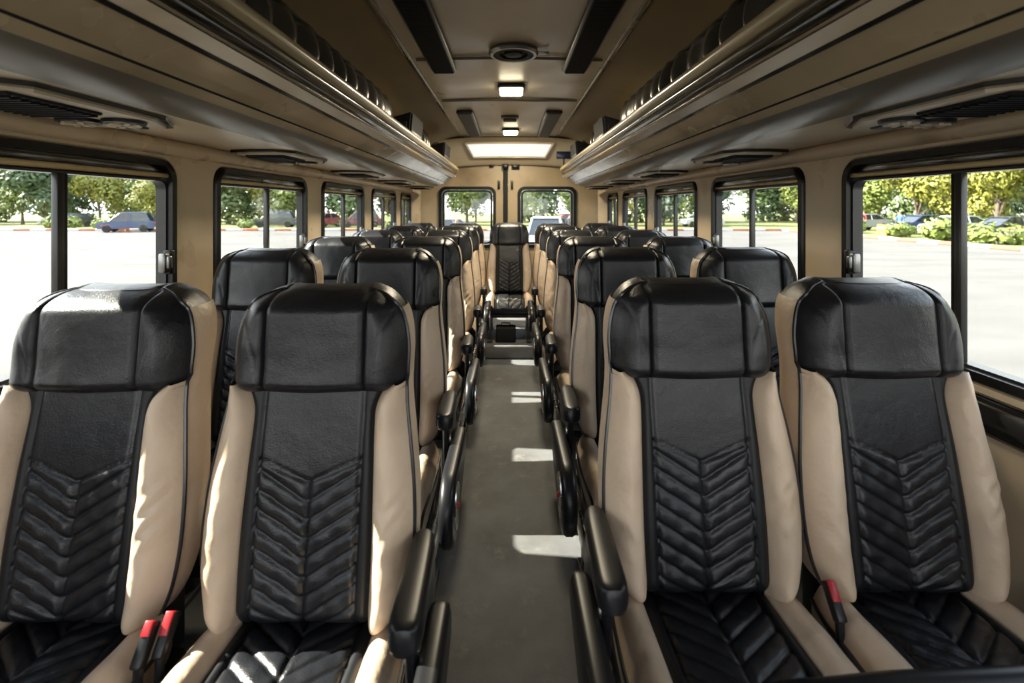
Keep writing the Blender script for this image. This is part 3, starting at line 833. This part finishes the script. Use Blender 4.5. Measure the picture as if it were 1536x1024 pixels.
def seat_armrest(root, s):
    # pad
    m = MB()
    ys_ = [(-0.310, 0.55), (-0.305, 0.80), (-0.293, 0.95), (-0.275, 1.0), (-0.19, 0.97), (-0.11, 0.90), (-0.072, 0.78), (-0.06, 0.5)]
    rows = []
    for y, k in ys_:
        w = 0.0265*k; zt = 0.640-0.085*(y+0.07); h0 = zt-0.052 + (0.0 if k > 0.9 else 0.004)
        h = (zt-h0)/2*(0.75+0.25*k); zc_ = (zt+h0)/2
        row = []
        for i in range(20):
            t = 2*PI*i/20; c, sn = math.cos(t), math.sin(t)
            row.append((s*(0.238-0.045*(y+0.3)) + w*math.copysign(abs(c)**0.55, c), y, zc_ + h*math.copysign(abs(sn)**0.55, sn)))
        rows.append(row)
    vs = m.grid(rows, closed=True); m.bm.faces.new(vs[0]); m.bm.faces.new(vs[-1])
    arm = m.build('armrest', M['black_plastic'], root, angle=60)
    # bracket carrying the pad
    m = MB(); round_plate(m, [(-0.25, 0.60), (-0.08, 0.595), (-0.03, 0.55), (-0.02, 0.42), (-0.10, 0.36), (-0.20, 0.40), (-0.235, 0.50)], 0.224, 0.244, 0.006, s)
    m.build('arm_bracket', M['black_plastic'], arm, angle=50)
    m = MB(); m.lathe([(0.0005, 0.0), (0.012, 0.0), (0.016, -0.004), (0.017, -0.010)], 16, Matrix.Translation((s*0.247, -0.215, 0.545)) @ Matrix.Rotation(s*PI/2, 4, 'Y'))
    m.build('pivot_bolt', M['steel'], arm)
    # drop-shaped cover over the side of the cushion
    m = MB(); round_plate(m, teardrop((-0.405, 0.455), 0.094, (-0.13, 0.505), 0.036), 0.246, 0.285, 0.012, s)
    cv = m.build('side_cover', M['black_plastic'], root, angle=50)
    m = MB()
    m.lathe([(0.001, 0.003), (0.034, 0.003), (0.040, 0.005), (0.055, 0.004), (0.060, -0.002)], 28, Matrix.Translation((s*0.284, -0.40, 0.457)) @ Matrix.Rotation(s*PI/2, 4, 'Y'))
    m.build('cover_disc', M['steel'], cv)
    m = MB(); m.lathe([(0.0005, 0.005), (0.006, 0.005), (0.008, 0.0)], 12, Matrix.Translation((s*0.2875, -0.40, 0.457)) @ Matrix.Rotation(s*PI/2, 4, 'Y'))
    m.build('cover_bolt', M['red'], cv)
    # lower metal rail toward the aisle
    m = MB(); m.box((s*0.206, -0.50, 0.30), (s*0.226, -0.02, 0.375), 0.006)
    m.build('side_rail', M['steel'], root)

def make_seat(arm, buckle, zf=0.0):
    root = empty('bus_seat')
    if 'upper' in PROTO:
        for ch in list(PROTO['upper'].children):
            if ch.name.split('.')[0] in ('backrest', 'backrest_bolster', 'headrest', 'side_panel', 'back_shell', 'piping', 'seat_cushion', 'cushion_bolster', 'cushion_side', 'cushion_front', 'cushion_piping'):
                copy_tree(ch, root)
    else:
        seat_backrest(root); seat_cushion(root); PROTO['upper'] = root
    seat_frame(root, zf)
    if buckle: seat_buckle(root, math.copysign(1, buckle), abs(buckle) > 1)
    if arm: seat_armrest(root, arm)
    return root

ROWS = {-1: [1.0, 1.68, 2.39, 3.10, 3.81, 4.52], 1: [1.07, 1.73, 2.40, 3.10, 3.81, 4.52]}
made = {}
def seat(key, args, loc, label, group, zsc=1.0, rz=0.0, sc=1.0):
    if key not in made: o = made[key] = make_seat(*args)
    else: o = copy_tree(made[key])
    o.location = loc; o.scale = (sc, sc, zsc); o.rotation_euler = (0, 0, rz)
    tag(o, label, 'seat', group)
    return o
for s, nm in ((-1, 'left'), (1, 'right')):
    for i, d in enumerate(ROWS[s]):
        last = i == 5
        zf = 0.11 if last else 0.0
        xin = (0.392 if s < 0 else 0.405) if i == 0 else 0.425
        xo = (0.846 if s < 0 else 0.822) if i == 0 else 0.862
        zsc = (0.977 if s < 0 else 0.980) if i == 0 else 0.997
        rw = ('front row' if i == 0 else 'rear row' if last else ordn[i+1]+' row')
        gi = 'paired seats along the aisle'
        lab = ('black and beige leather seat next to the aisle, %s of the %s block' % (rw, nm)) if not last else \
              ('black and beige leather seat in the rear row, just %s of the centre seat' % nm)
        seat(('in', s, last, i == 0), (0 if last else -s, 2*s if (i == 0 and s < 0) else s, zf), (s*xin, d, 0), lab, gi, zsc)
        lab = ('black and beige leather seat at the window, %s of the %s block' % (rw, nm)) if not last else \
              ('black and beige leather seat in the rear row, at the %s window' % nm)
        seat(('out', s, last), (0, 0, zf), (s*xo, d, 0), lab, gi, zsc)
seat(('c', 0), (0, 0, 0.11), (0.0, 4.50, 0.0), 'black and beige leather seat at the end of the aisle, centre of the rear row', 'paired seats along the aisle', 1.0)

# ------------------------------------------------------------------ small things
root = empty('black_bag', (-0.025, 3.99, 0.11)); tag(root, 'black box-shaped bag on the step below the centre seat', 'bag')
root.location = (-0.03, 4.10, 0.11)
m = MB(); m.box((-0.085, -0.06, 0.0), (0.085, 0.06, 0.13), 0.015, 3); m.build('body', M['matte_black'], root)
m = MB(); m.tube([(-0.04, 0, 0.127), (-0.035, 0, 0.155), (0.035, 0, 0.155), (0.04, 0, 0.127)], 0.006); m.build('handle', M['black_plastic'], root)

# guard rail in front of the right front seats
root = empty('guard_rail', (0.70, 0.62, 0.0)); tag(root, 'black padded guard rail in front of the right front seats', 'rail')
P = [(-0.36, 0.02, 0.585), (-0.335, 0.01, 0.608), (-0.29, 0.0, 0.621), (-0.2, 0.0, 0.630), (0.0, 0.0, 0.638), (0.40, 0.0, 0.648)]
m = MB(); m.tube(P, 0.017, 14); m.build('bar', M['black_plastic'], root)
for x, z in ((-0.36, 0.587), (0.38, 0.647)):
    m = MB(); m.tube([(x, 0.02 if x < 0 else 0, z), (x, 0.02 if x < 0 else 0, 0.0)], 0.014, 12); m.build('post', M['frame_metal'], root)

# ------------------------------------------------------------------ outside: parking lot, kerbs, lawn, trees, cars, people
GZ = -0.90                      # ground level below the bus floor
M['asphalt'] = mat('bright_asphalt', (0.112, 0.107, 0.100), 0.95, spec=0.1, var=0.12, vscale=0.5, dirt=(0.078, 0.075, 0.069), dscale=0.25, dlo=0.5, dhi=0.7, stretch=(1, 2.5, 1), per_object=False)
M['lawn'] = mat('lawn_grass', (0.13, 0.15, 0.035), 0.95, var=0.35, vscale=0.7, dirt=(0.20, 0.15, 0.06), dscale=0.3, dlo=0.5, dhi=0.7, per_object=False)
M['kerb_white'] = mat('kerb_white', (0.45, 0.43, 0.40), 0.8)
M['kerb_red'] = mat('kerb_red', (0.32, 0.10, 0.06), 0.8)
M['bark'] = mat('bark', (0.10, 0.075, 0.055), 0.9, var=0.3, vscale=4)
for nm, c in (('a', (0.13, 0.165, 0.035)), ('b', (0.085, 0.125, 0.04)), ('c', (0.20, 0.20, 0.035)), ('d', (0.065, 0.10, 0.045))):
    m_ = mat('leaves_'+nm, c, 0.55, spec=0.35, var=0.35, vscale=1.2)
    b_ = m_.node_tree.nodes['Principled BSDF']
    M['leaf_'+nm] = m_
m = MB(); m.box((-160, -60, GZ-0.5), (160, 160, GZ))
structure(m.build('ground', M['asphalt'], smooth=False), 'sunlit pale parking lot', 'ground')
KX, KY = 25.0, 44.0
m = MB(); m.box((KX+0.3, -60, GZ), (150, 160, GZ+0.12)); m.box((-150, KY+0.3, GZ), (KX+0.3, 160, GZ+0.12))
structure(m.build('lawn', M['lawn'], smooth=False), 'grass strip beyond the parking lot', 'lawn')
m = MB(); i = 0
y = -20.0
while y < KY:
    m.box((KX, y, GZ), (KX+0.3, y+1.5, GZ+0.2), 0.03, 1, mat=i % 2); y += 1.5; i += 1
x = KX-1.5
while x > -80:
    m.box((x, KY, GZ), (x+1.5, KY+0.3, GZ+0.2), 0.03, 1, mat=i % 2); x -= 1.5; i += 1
structure(m.build('kerb', [M['kerb_white'], M['kerb_red']]), 'red and white kerb around the parking lot', 'kerb')

def foliage(m, centres, n, size, rnd):
    for _ in range(n):
        c, r = rnd.choice(centres)
        while True:
            v = Vector((rnd.uniform(-1, 1), rnd.uniform(-1, 1), rnd.uniform(-1, 1)))
            if 0.25 < v.length < 1: break
        v = v.normalized()*(v.length**0.4)
        p = Vector(c) + Vector((v.x*r[0], v.y*r[1], v.z*r[2]))
        a = rnd.uniform(0.6, 1.2)*size
        nrm = (v + Vector((rnd.uniform(-.6, .6), rnd.uniform(-.6, .6), rnd.uniform(-.2, .9)))).normalized()
        u = nrm.orthogonal().normalized(); w_ = nrm.cross(u)
        t = rnd.uniform(0, PI); u2 = u*math.cos(t)+w_*math.sin(t); w2 = nrm.cross(u2)
        vs = [m.bm.verts.new(p+u2*a*x_+w2*a*y_*0.6+nrm*a*0.12*z_) for x_, y_, z_ in ((-1, 0, 0), (-.3, -.7, 1), (.5, -.55, 1), (1, 0, 0), (.5, .55, 1), (-.3, .7, 1))]
        m.bm.faces.new(vs)
def tree_proto(seed, h, cr, leaf, n=1500, trunk_h=2.2, size=0.34):
    rnd = random.Random(seed)
    root = empty('tree')
    cs = []
    for k in range(11):
        a = rnd.uniform(0, 2*PI); rr = rnd.uniform(0, 0.62)*cr; z = trunk_h+0.6+rnd.uniform(0.05, 0.95)*(h-trunk_h-0.8)
        q = rnd.uniform(0.40, 0.62)*cr
        cs.append(((rr*math.cos(a), rr*math.sin(a), z), (q, q, q*0.8)))
    m = MB(); foliage(m, cs, n, size, rnd)
    m.build('foliage', M[leaf], root, smooth=False, weld=False, recalc=False)
    m = MB()
    m.tube([(0, 0, 0), (0.06, 0.03, trunk_h*0.6), (-0.03, 0.05, trunk_h+0.6), (0.05, 0, h*0.75)], [0.20, 0.15, 0.12, 0.05], 9)
    for c, r in cs[:5]:
        m.tube([(0, 0.03, trunk_h*0.95), (c[0]*0.5, c[1]*0.5, (c[2]+trunk_h)/2), c], [0.09, 0.06, 0.03], 6)
    m.build('trunk', M['bark'], root)
    return root
protos = [tree_proto(1, 8.0, 3.3, 'leaf_a', 5200, 1.3, 0.20), tree_proto(2, 7.0, 2.9, 'leaf_c', 4600, 1.2, 0.19), tree_proto(3, 10.5, 4.6, 'leaf_b', 5600, 0.4, 0.31), tree_proto(4, 9.0, 3.9, 'leaf_d', 5200, 0.2, 0.28), tree_proto(5, 5.6, 2.4, 'leaf_c', 3600, 0.9, 0.17)]
used = set()
rt = random.Random(11)
spots = []; line_of = []
def add_line(li, pts):
    for p in pts: spots.append(p); line_of.append(li)
add_line(0, [(x+rt.uniform(-1.5, 1.5), KY+rt.uniform(9.5, 15), rt.choice((0, 1, 2, 3, 4, 0, 1))) for x in range(-84, 24, 5)])
add_line(1, [(KX+rt.uniform(11.5, 16), y+rt.uniform(-1.5, 1.5), rt.choice((0, 1, 1, 4, 0))) for y in range(6, 62, 5)])
add_line(2, [(x+rt.uniform(-1.5, 1.5), KY+rt.uniform(21, 30), rt.choice((2, 3, 2))) for x in range(-102, 80, 6)])
add_line(3, [(KX+rt.uniform(20, 28), y+rt.uniform(-2, 2), rt.choice((2, 3))) for y in range(0, 62, 6)])
KIND = ['leafy mid-green tree', 'yellow-green tree', 'tall dark green tree', 'dense dark tree', 'small yellow-green tree']
LINES = ['front row past the far kerb', 'front row past the right kerb', 'back row past the far kerb', 'back row past the right kerb']
place = []
for li in range(4):
    place += [(li, n_, x, y, k) for n_, (_, x, y, k) in enumerate(sorted((math.atan2(p[0], p[1]), p[0], p[1], p[2]) for p, l_ in zip(spots, line_of) if l_ == li))]
def nth(i):
    t = ['first', 'second', 'third', 'fourth', 'fifth', 'sixth', 'seventh', 'eighth', 'ninth', 'tenth', 'eleventh', 'twelfth', 'thirteenth', 'fourteenth', 'fifteenth', 'sixteenth', 'seventeenth', 'eighteenth', 'nineteenth', 'twentieth']
    if i < 20: return t[i]
    tens = {2: 'twenty', 3: 'thirty', 4: 'forty', 5: 'fifty', 6: 'sixty'}[(i+1)//10]; r = (i+1) % 10
    return tens+'-'+t[r-1] if r else {'twenty': 'twentieth', 'thirty': 'thirtieth', 'forty': 'fortieth', 'fifty': 'fiftieth', 'sixty': 'sixtieth'}[tens]
for li, i, x, y, k in place:
    o = copy_tree(protos[k]) if k in used else protos[k]; used.add(k)
    o.location = (x, y, GZ+0.1); o.rotation_euler = (0, 0, rt.uniform(0, 6.28)); f = rt.uniform(0.85, 1.2); o.scale = (f, f, f*rt.uniform(0.9, 1.1))
    tag(o, KIND[k]+', %s from the left in the %s' % (nth(i), LINES[li]), 'tree', 'trees around the parking lot')
for k in range(len(protos)):
    if k not in used:
        for ch in list(protos[k].children): bpy.data.objects.remove(ch)
        bpy.data.objects.remove(protos[k])

# low shrubs on the lawn edge
shrub = None; rs = random.Random(5)
sh = [(-43, 46.2), (-39.4, 46.6), (-36, 46.1), (-32.6, 46.6), (-29, 46), (-25.5, 46.4), (-19, 46.2), (-11, 46.3), (27.1, 38), (26.9, 33), (27.1, 29.8), (27.0, 26.6), (27.1, 41.2), (19, 46.5)]
sh = sorted(sh, key=lambda p: math.atan2(*p))
for i, (x, y) in enumerate(sh):
    if shrub is None:
        shrub = empty('shrub'); m = MB()
        foliage(m, [((0, 0, 0.55), (0.9, 0.9, 0.55)), ((0.5, 0.2, 0.45), (0.6, 0.6, 0.45)), ((-0.5, -0.1, 0.45), (0.6, 0.6, 0.4))], 420, 0.16, rs)
        m.build('foliage', M['leaf_a'], shrub, smooth=False, weld=False, recalc=False)
        m = MB(); m.tube([(0, 0, 0), (0.03, 0, 0.5)], [0.06, 0.03], 6); m.build('stem', M['bark'], shrub)
        o = shrub
    else: o = copy_tree(shrub)
    o.location = (x, y, GZ+0.12); f = rs.uniform(0.8, 1.4); o.scale = (f*1.2, f, f); o.rotation_euler = (0, 0, rs.uniform(0, 6))
    tag(o, 'low round green shrub on the lawn edge, %s shrub from the left' % nth(i), 'shrub', 'shrubs along the kerb')

# cars
M['tyre'] = mat('tyre', (0.012, 0.012, 0.012), 0.8)
M['carglass'] = mat('car_glass', (0.012, 0.015, 0.018), 0.08, spec=0.7)
PAINT = {'white': (0.42, 0.42, 0.42), 'red': (0.16, 0.012, 0.02), 'blue': (0.012, 0.03, 0.09), 'silver': (0.25, 0.26, 0.27), 'dark': (0.02, 0.022, 0.026), 'maroon': (0.10, 0.02, 0.03)}
for k, c in PAINT.items(): M['paint_'+k] = mat('car_paint_'+k, c, 0.25, spec=0.6, coat=0.6, coatr=0.05)
body_me = {}
def car(x, y, rz, colour, label, suv=False):
    root = empty('parked_car', (x, y, GZ+0.12 if (x > KX or y > KY) else GZ)); root.rotation_euler = (0, 0, rz)
    tag(root, label, 'car', 'cars parked around the lot')
    hr = 1.72 if suv else 1.45
    prof = [(-2.1, 0.30), (-2.15, 0.55), (-2.05, 0.80), (-1.15, 0.95), (1.55, 0.98), (2.02, 0.92), (2.12, 0.60), (2.08, 0.30)]
    m = MB(); m.prism(prof, -0.84, 0.84); 
    # prism along y uses (x,z): car length along x
    bmesh.ops.bevel(m.bm, geom=[e_ for e_ in m.bm.edges], offset=0.06, segments=2, affect='EDGES')
    m.build('body', M['paint_'+colour], root)
    m = MB(); rb = -1.95 if suv else -1.55
    lo_ = [(-1.20, -0.76), (1.75, -0.76), (1.75, 0.76), (-1.20, 0.76)]; hi_ = [(-0.45, -0.60), (1.35 if suv else 0.95, -0.60), (1.35 if suv else 0.95, 0.60), (-0.45, 0.60)]
    m.grid([[(p[0], p[1], 0.93) for p in lo_], [(p[0], p[1], hr-0.06) for p in hi_]], closed=True)
    m.build('windows', M['carglass'], root, smooth=False)
    m = MB(); m.box((-0.52, -0.64, hr-0.08), (1.42 if suv else 1.02, 0.64, hr), 0.05)
    for sy in (-1, 1):
        for (a, b) in (((-1.2, 0.93), (-0.45, hr-0.06)), ((0.3, 0.93), (0.3, hr-0.06)), ((1.75, 0.93), (1.35 if suv else 0.95, hr-0.06))):
            m.tube([(a[0], sy*0.77, a[1]), (b[0], sy*0.61, b[1])], 0.045, 6)
    m.build('roof', M['paint_'+colour], root)
    for wx in (-1.35, 1.30):
        for sy in (-1, 1):
            m = MB(); m.lathe([(0.001, 0.10), (0.18, 0.10), (0.20, 0.11), (0.30, 0.10), (0.32, 0.06), (0.32, -0.10), (0.001, -0.10)], 18, Matrix.Translation((wx, sy*0.78, 0.32)) @ Matrix.Rotation(-sy*PI/2, 4, 'X'))
            m.build('wheel', M['tyre'], root)
    for sy in (-1, 1):
        m = MB(); m.box((-2.16, sy*0.55-0.16, 0.58), (-2.05, sy*0.55+0.16, 0.72), 0.03); m.build('headlight', M['chrome'], root)
        m = MB(); m.box((2.02, sy*0.60-0.14, 0.68), (2.12, sy*0.60+0.14, 0.86), 0.03); m.build('taillight', M['red'], root)
    return root
car(-33.5, 42.3, 0.35, 'blue', 'blue car with red lights at the kerb, seen through the first left window', True)
car(-45.6, 49.6, 1.2, 'dark', 'dark car beyond the kerb at the far left')
car(-24.0, 49.4, 0.2, 'dark', 'dark car beyond the second left window', True)
car(-19.2, 49.6, 1.3, 'red', 'red car beyond the second left window')
car(-15.2, 49.3, 0.3, 'maroon', 'maroon car beyond the third left window', True)
car(-11.0, 49.8, 1.2, 'silver', 'silver car beyond the fourth left window')
car(-4.2, 30.0, 0.9, 'silver', 'silver car behind the bus, in the left rear window')
car(1.7, 22.0, 1.45, 'white', 'white car close behind the bus, in the right rear window', True)
car(4.2, 34.0, 0.1, 'red', 'red car further behind the bus, in the right rear window', True)
car(31.4, 24.8, 0.08, 'white', 'white car beyond the kerb, seen left of the first right window bar', True)
car(31.6, 27.6, 0.05, 'maroon', 'maroon car beyond the kerb, seen through the first right window')
car(31.5, 30.3, -0.04, 'dark', 'dark car beyond the kerb beside the maroon one')
car(31.6, 34.0, 0.06, 'white', 'white car beyond the kerb, in the middle of the first right window')
car(31.7, 37.0, 0.03, 'blue', 'blue car beyond the kerb, in the middle of the first right window')
car(31.6, 43.0, 0.1, 'silver', 'silver car beyond the kerb toward the second right window')
car(20.0, 50.0, 0.1, 'white', 'white car beyond the lawn in the third right window')
car(31.5, 22.0, 0.05, 'silver', 'silver car beyond the kerb at the far right', True)
# traffic barrier blocks
M['orange'] = mat('barrier_orange', (0.50, 0.13, 0.03), 0.6)
for i, (x, y) in enumerate(((-36.0, 43.2), (-34.9, 43.3), (27.0, 34.6), (27.0, 23.6))):
    root = empty('barrier', (x, y, GZ if y > 40 else GZ+0.12)); tag(root, ('orange barrier block by the far kerb, '+('left' if i == 0 else 'right')+' of the pair') if i < 2 else ('orange barrier block beyond the right kerb, '+('farther one' if i == 2 else 'nearer one')), 'barrier', 'orange barrier blocks')
    m = MB(); m.prism([(-0.25, 0), (0.25, 0), (0.16, 0.3), (0.10, 0.8), (-0.10, 0.8), (-0.16, 0.3)], -0.5, 0.5); m.build('block', M['orange'], root, smooth=False)
    root.rotation_euler = (0, 0, PI/2 if i < 2 else 0)
    m = MB(); m.box((-0.185, -0.5, 0.45), (0.185, 0.5, 0.55)) if False else m.box((-0.135, -0.5, 0.5), (0.135, 0.5, 0.62)); m.build('white_band', M['kerb_white'], root, smooth=False)
# people standing far off
M['skin'] = mat('skin', (0.30, 0.17, 0.11), 0.6)
M['hair'] = mat('hair', (0.012, 0.010, 0.009), 0.6)
def person(x, y, rz, shirt, trousers, label, step=0.12):
    me = bpy.data.meshes.new('person')
    V = [(0, 0, 0.95), (0, 0, 1.15), (0, 0.01, 1.38), (0, 0.0, 1.50), (0, -0.02, 1.60), (0, -0.02, 1.70),
         (-0.18, 0, 1.40), (-0.24, 0.01, 1.12), (-0.25, -0.06, 0.88), (-0.25, -0.08, 0.80),
         (0.18, 0, 1.40), (0.24, 0.02, 1.12), (0.25, -0.03, 0.88), (0.25, -0.05, 0.80),
         (-0.09, 0, 0.88), (-0.10, -step*0.5, 0.48), (-0.10, -step, 0.07), (-0.11, -step-0.15, 0.04),
         (0.09, 0, 0.88), (0.10, step*0.3, 0.48), (0.10, step, 0.07), (0.11, step-0.15, 0.04)]
    E = [(0, 1), (1, 2), (2, 3), (3, 4), (4, 5), (2, 6), (6, 7), (7, 8), (8, 9), (2, 10), (10, 11), (11, 12), (12, 13), (0, 14), (14, 15), (15, 16), (16, 17), (0, 18), (18, 19), (19, 20), (20, 21)]
    R = [(.14, .10), (.13, .09), (.15, .10), (.055, .055), (.085, .10), (.07, .09), (.06, .06), (.045, .045), (.035, .035), (.04, .025),
         (.06, .06), (.045, .045), (.035, .035), (.04, .025), (.085, .085), (.06, .06), (.045, .045), (.04, .03), (.085, .085), (.06, .06), (.045, .045), (.04, .03)]
    me.from_pydata(V, E, []); o = bpy.data.objects.new('person', me); COL.objects.link(o)
    sk = o.modifiers.new('skin', 'SKIN')
    for i, r in enumerate(R):
        me.skin_vertices[0].data[i].radius = r; me.skin_vertices[0].data[i].use_root = (i == 0)
    o.modifiers.new('sub', 'SUBSURF').levels = 1
    dg = bpy.context.evaluated_depsgraph_get(); me2 = bpy.data.meshes.new_from_object(o.evaluated_get(dg))
    o.modifiers.clear(); o.data = me2
    for mt in (M['skin'], shirt, trousers, M['hair']): me2.materials.append(mt)
    for p in me2.polygons:
        c = p.center; p.use_smooth = True
        p.material_index = 3 if (c.z > 1.66 or (c.z > 1.58 and c.y > 0.01)) else 0 if c.z > 1.47 or (abs(c.x) > 0.2 and c.z < 1.0) else 1 if c.z > 0.93 else 2
    o.location = (x, y, GZ+(0.12 if (x > KX or y > KY) else 0.0)); o.rotation_euler = (0, 0, rz)
    tag(o, label, 'person')
C1 = mat('shirt_black', (0.02, 0.02, 0.025), 0.8); C2 = mat('shirt_red', (0.30, 0.03, 0.04), 0.8); C3 = mat('shirt_blue', (0.05, 0.10, 0.25), 0.8); C4 = mat('shirt_white', (0.4, 0.4, 0.4), 0.8)
person(3.3, 30.5, 0.4, C1, C1, 'person in dark clothes standing behind the bus, right rear window')
person(3.9, 31.0, 2.6, C1, C3, 'person in dark top and blue trousers facing away, right rear window')
person(-2.2, 20.0, 0.5, C3, C2, 'person in blue top and red trousers, left rear window')
person(28.9, 35.5, -1.2, C3, C4, 'person in blue top beyond the right kerb')
person(29.0, 39.6, -1.0, C1, C1, 'person in dark clothes under the trees beyond the right kerb')
person(30.0, 40.6, -1.6, C2, C1, 'person in red top under the trees beyond the right kerb')


# ------------------------------------------------------------------ world, sun, camera
w = bpy.data.worlds.new('World'); SC.world = w; w.use_nodes = True
nt = w.node_tree; N = nt.nodes; L = nt.links
bg = N['Background']; tc = N.new('ShaderNodeTexCoord'); sp = N.new('ShaderNodeSeparateXYZ'); rp = N.new('ShaderNodeValToRGB')
L.new(tc.outputs['Generated'], sp.inputs[0]); L.new(sp.outputs['Z'], rp.inputs['Fac'])
e = rp.color_ramp.elements
e[0].position = 0.0; e[0].color = (1.0, 0.985, 0.94, 1); e[1].position = 0.8; e[1].color = (0.60, 0.74, 0.95, 1)
L.new(rp.outputs['Color'], bg.inputs['Color']); bg.inputs['Strength'].default_value = 2.2

sd = bpy.data.lights.new('sun', 'SUN'); sd.energy = 15.0; sd.angle = math.radians(0.6); sd.color = (1.0, 0.93, 0.80)
so = bpy.data.objects.new('sun', sd); COL.objects.link(so)
SUN = Vector((1.0, -0.10, -0.76)).normalized()
so.rotation_euler = SUN.to_track_quat('-Z', 'Y').to_euler()

cd = bpy.data.cameras.new('camera'); co = bpy.data.objects.new('camera', cd); COL.objects.link(co)
co.location = (0, 0, EYE); co.rotation_euler = (PI/2, 0, 0)
cd.sensor_width = 36; cd.lens = FPX/1536*36
cd.shift_x = (768-VPX)/1536; cd.shift_y = (VPY-512)/1536
cd.clip_start = 0.03; cd.clip_end = 400
cd.dof.use_dof = True; cd.dof.focus_distance = 1.6; cd.dof.aperture_fstop = 3.2
SC.camera = co
SC.view_settings.view_transform = 'Standard'; SC.view_settings.look = 'None'
SC.view_settings.exposure = 1.15; SC.view_settings.gamma = 1.0; SC.view_settings.use_curve_mapping = False
SC.cycles.max_bounces = 14; SC.cycles.diffuse_bounces = 8; SC.cycles.glossy_bounces = 5; SC.cycles.transparent_max_bounces = 24
SC.cycles.use_denoising = True; SC.cycles.sample_clamp_indirect = 8.0
SC.cycles.caustics_reflective = False; SC.cycles.caustics_refractive = False
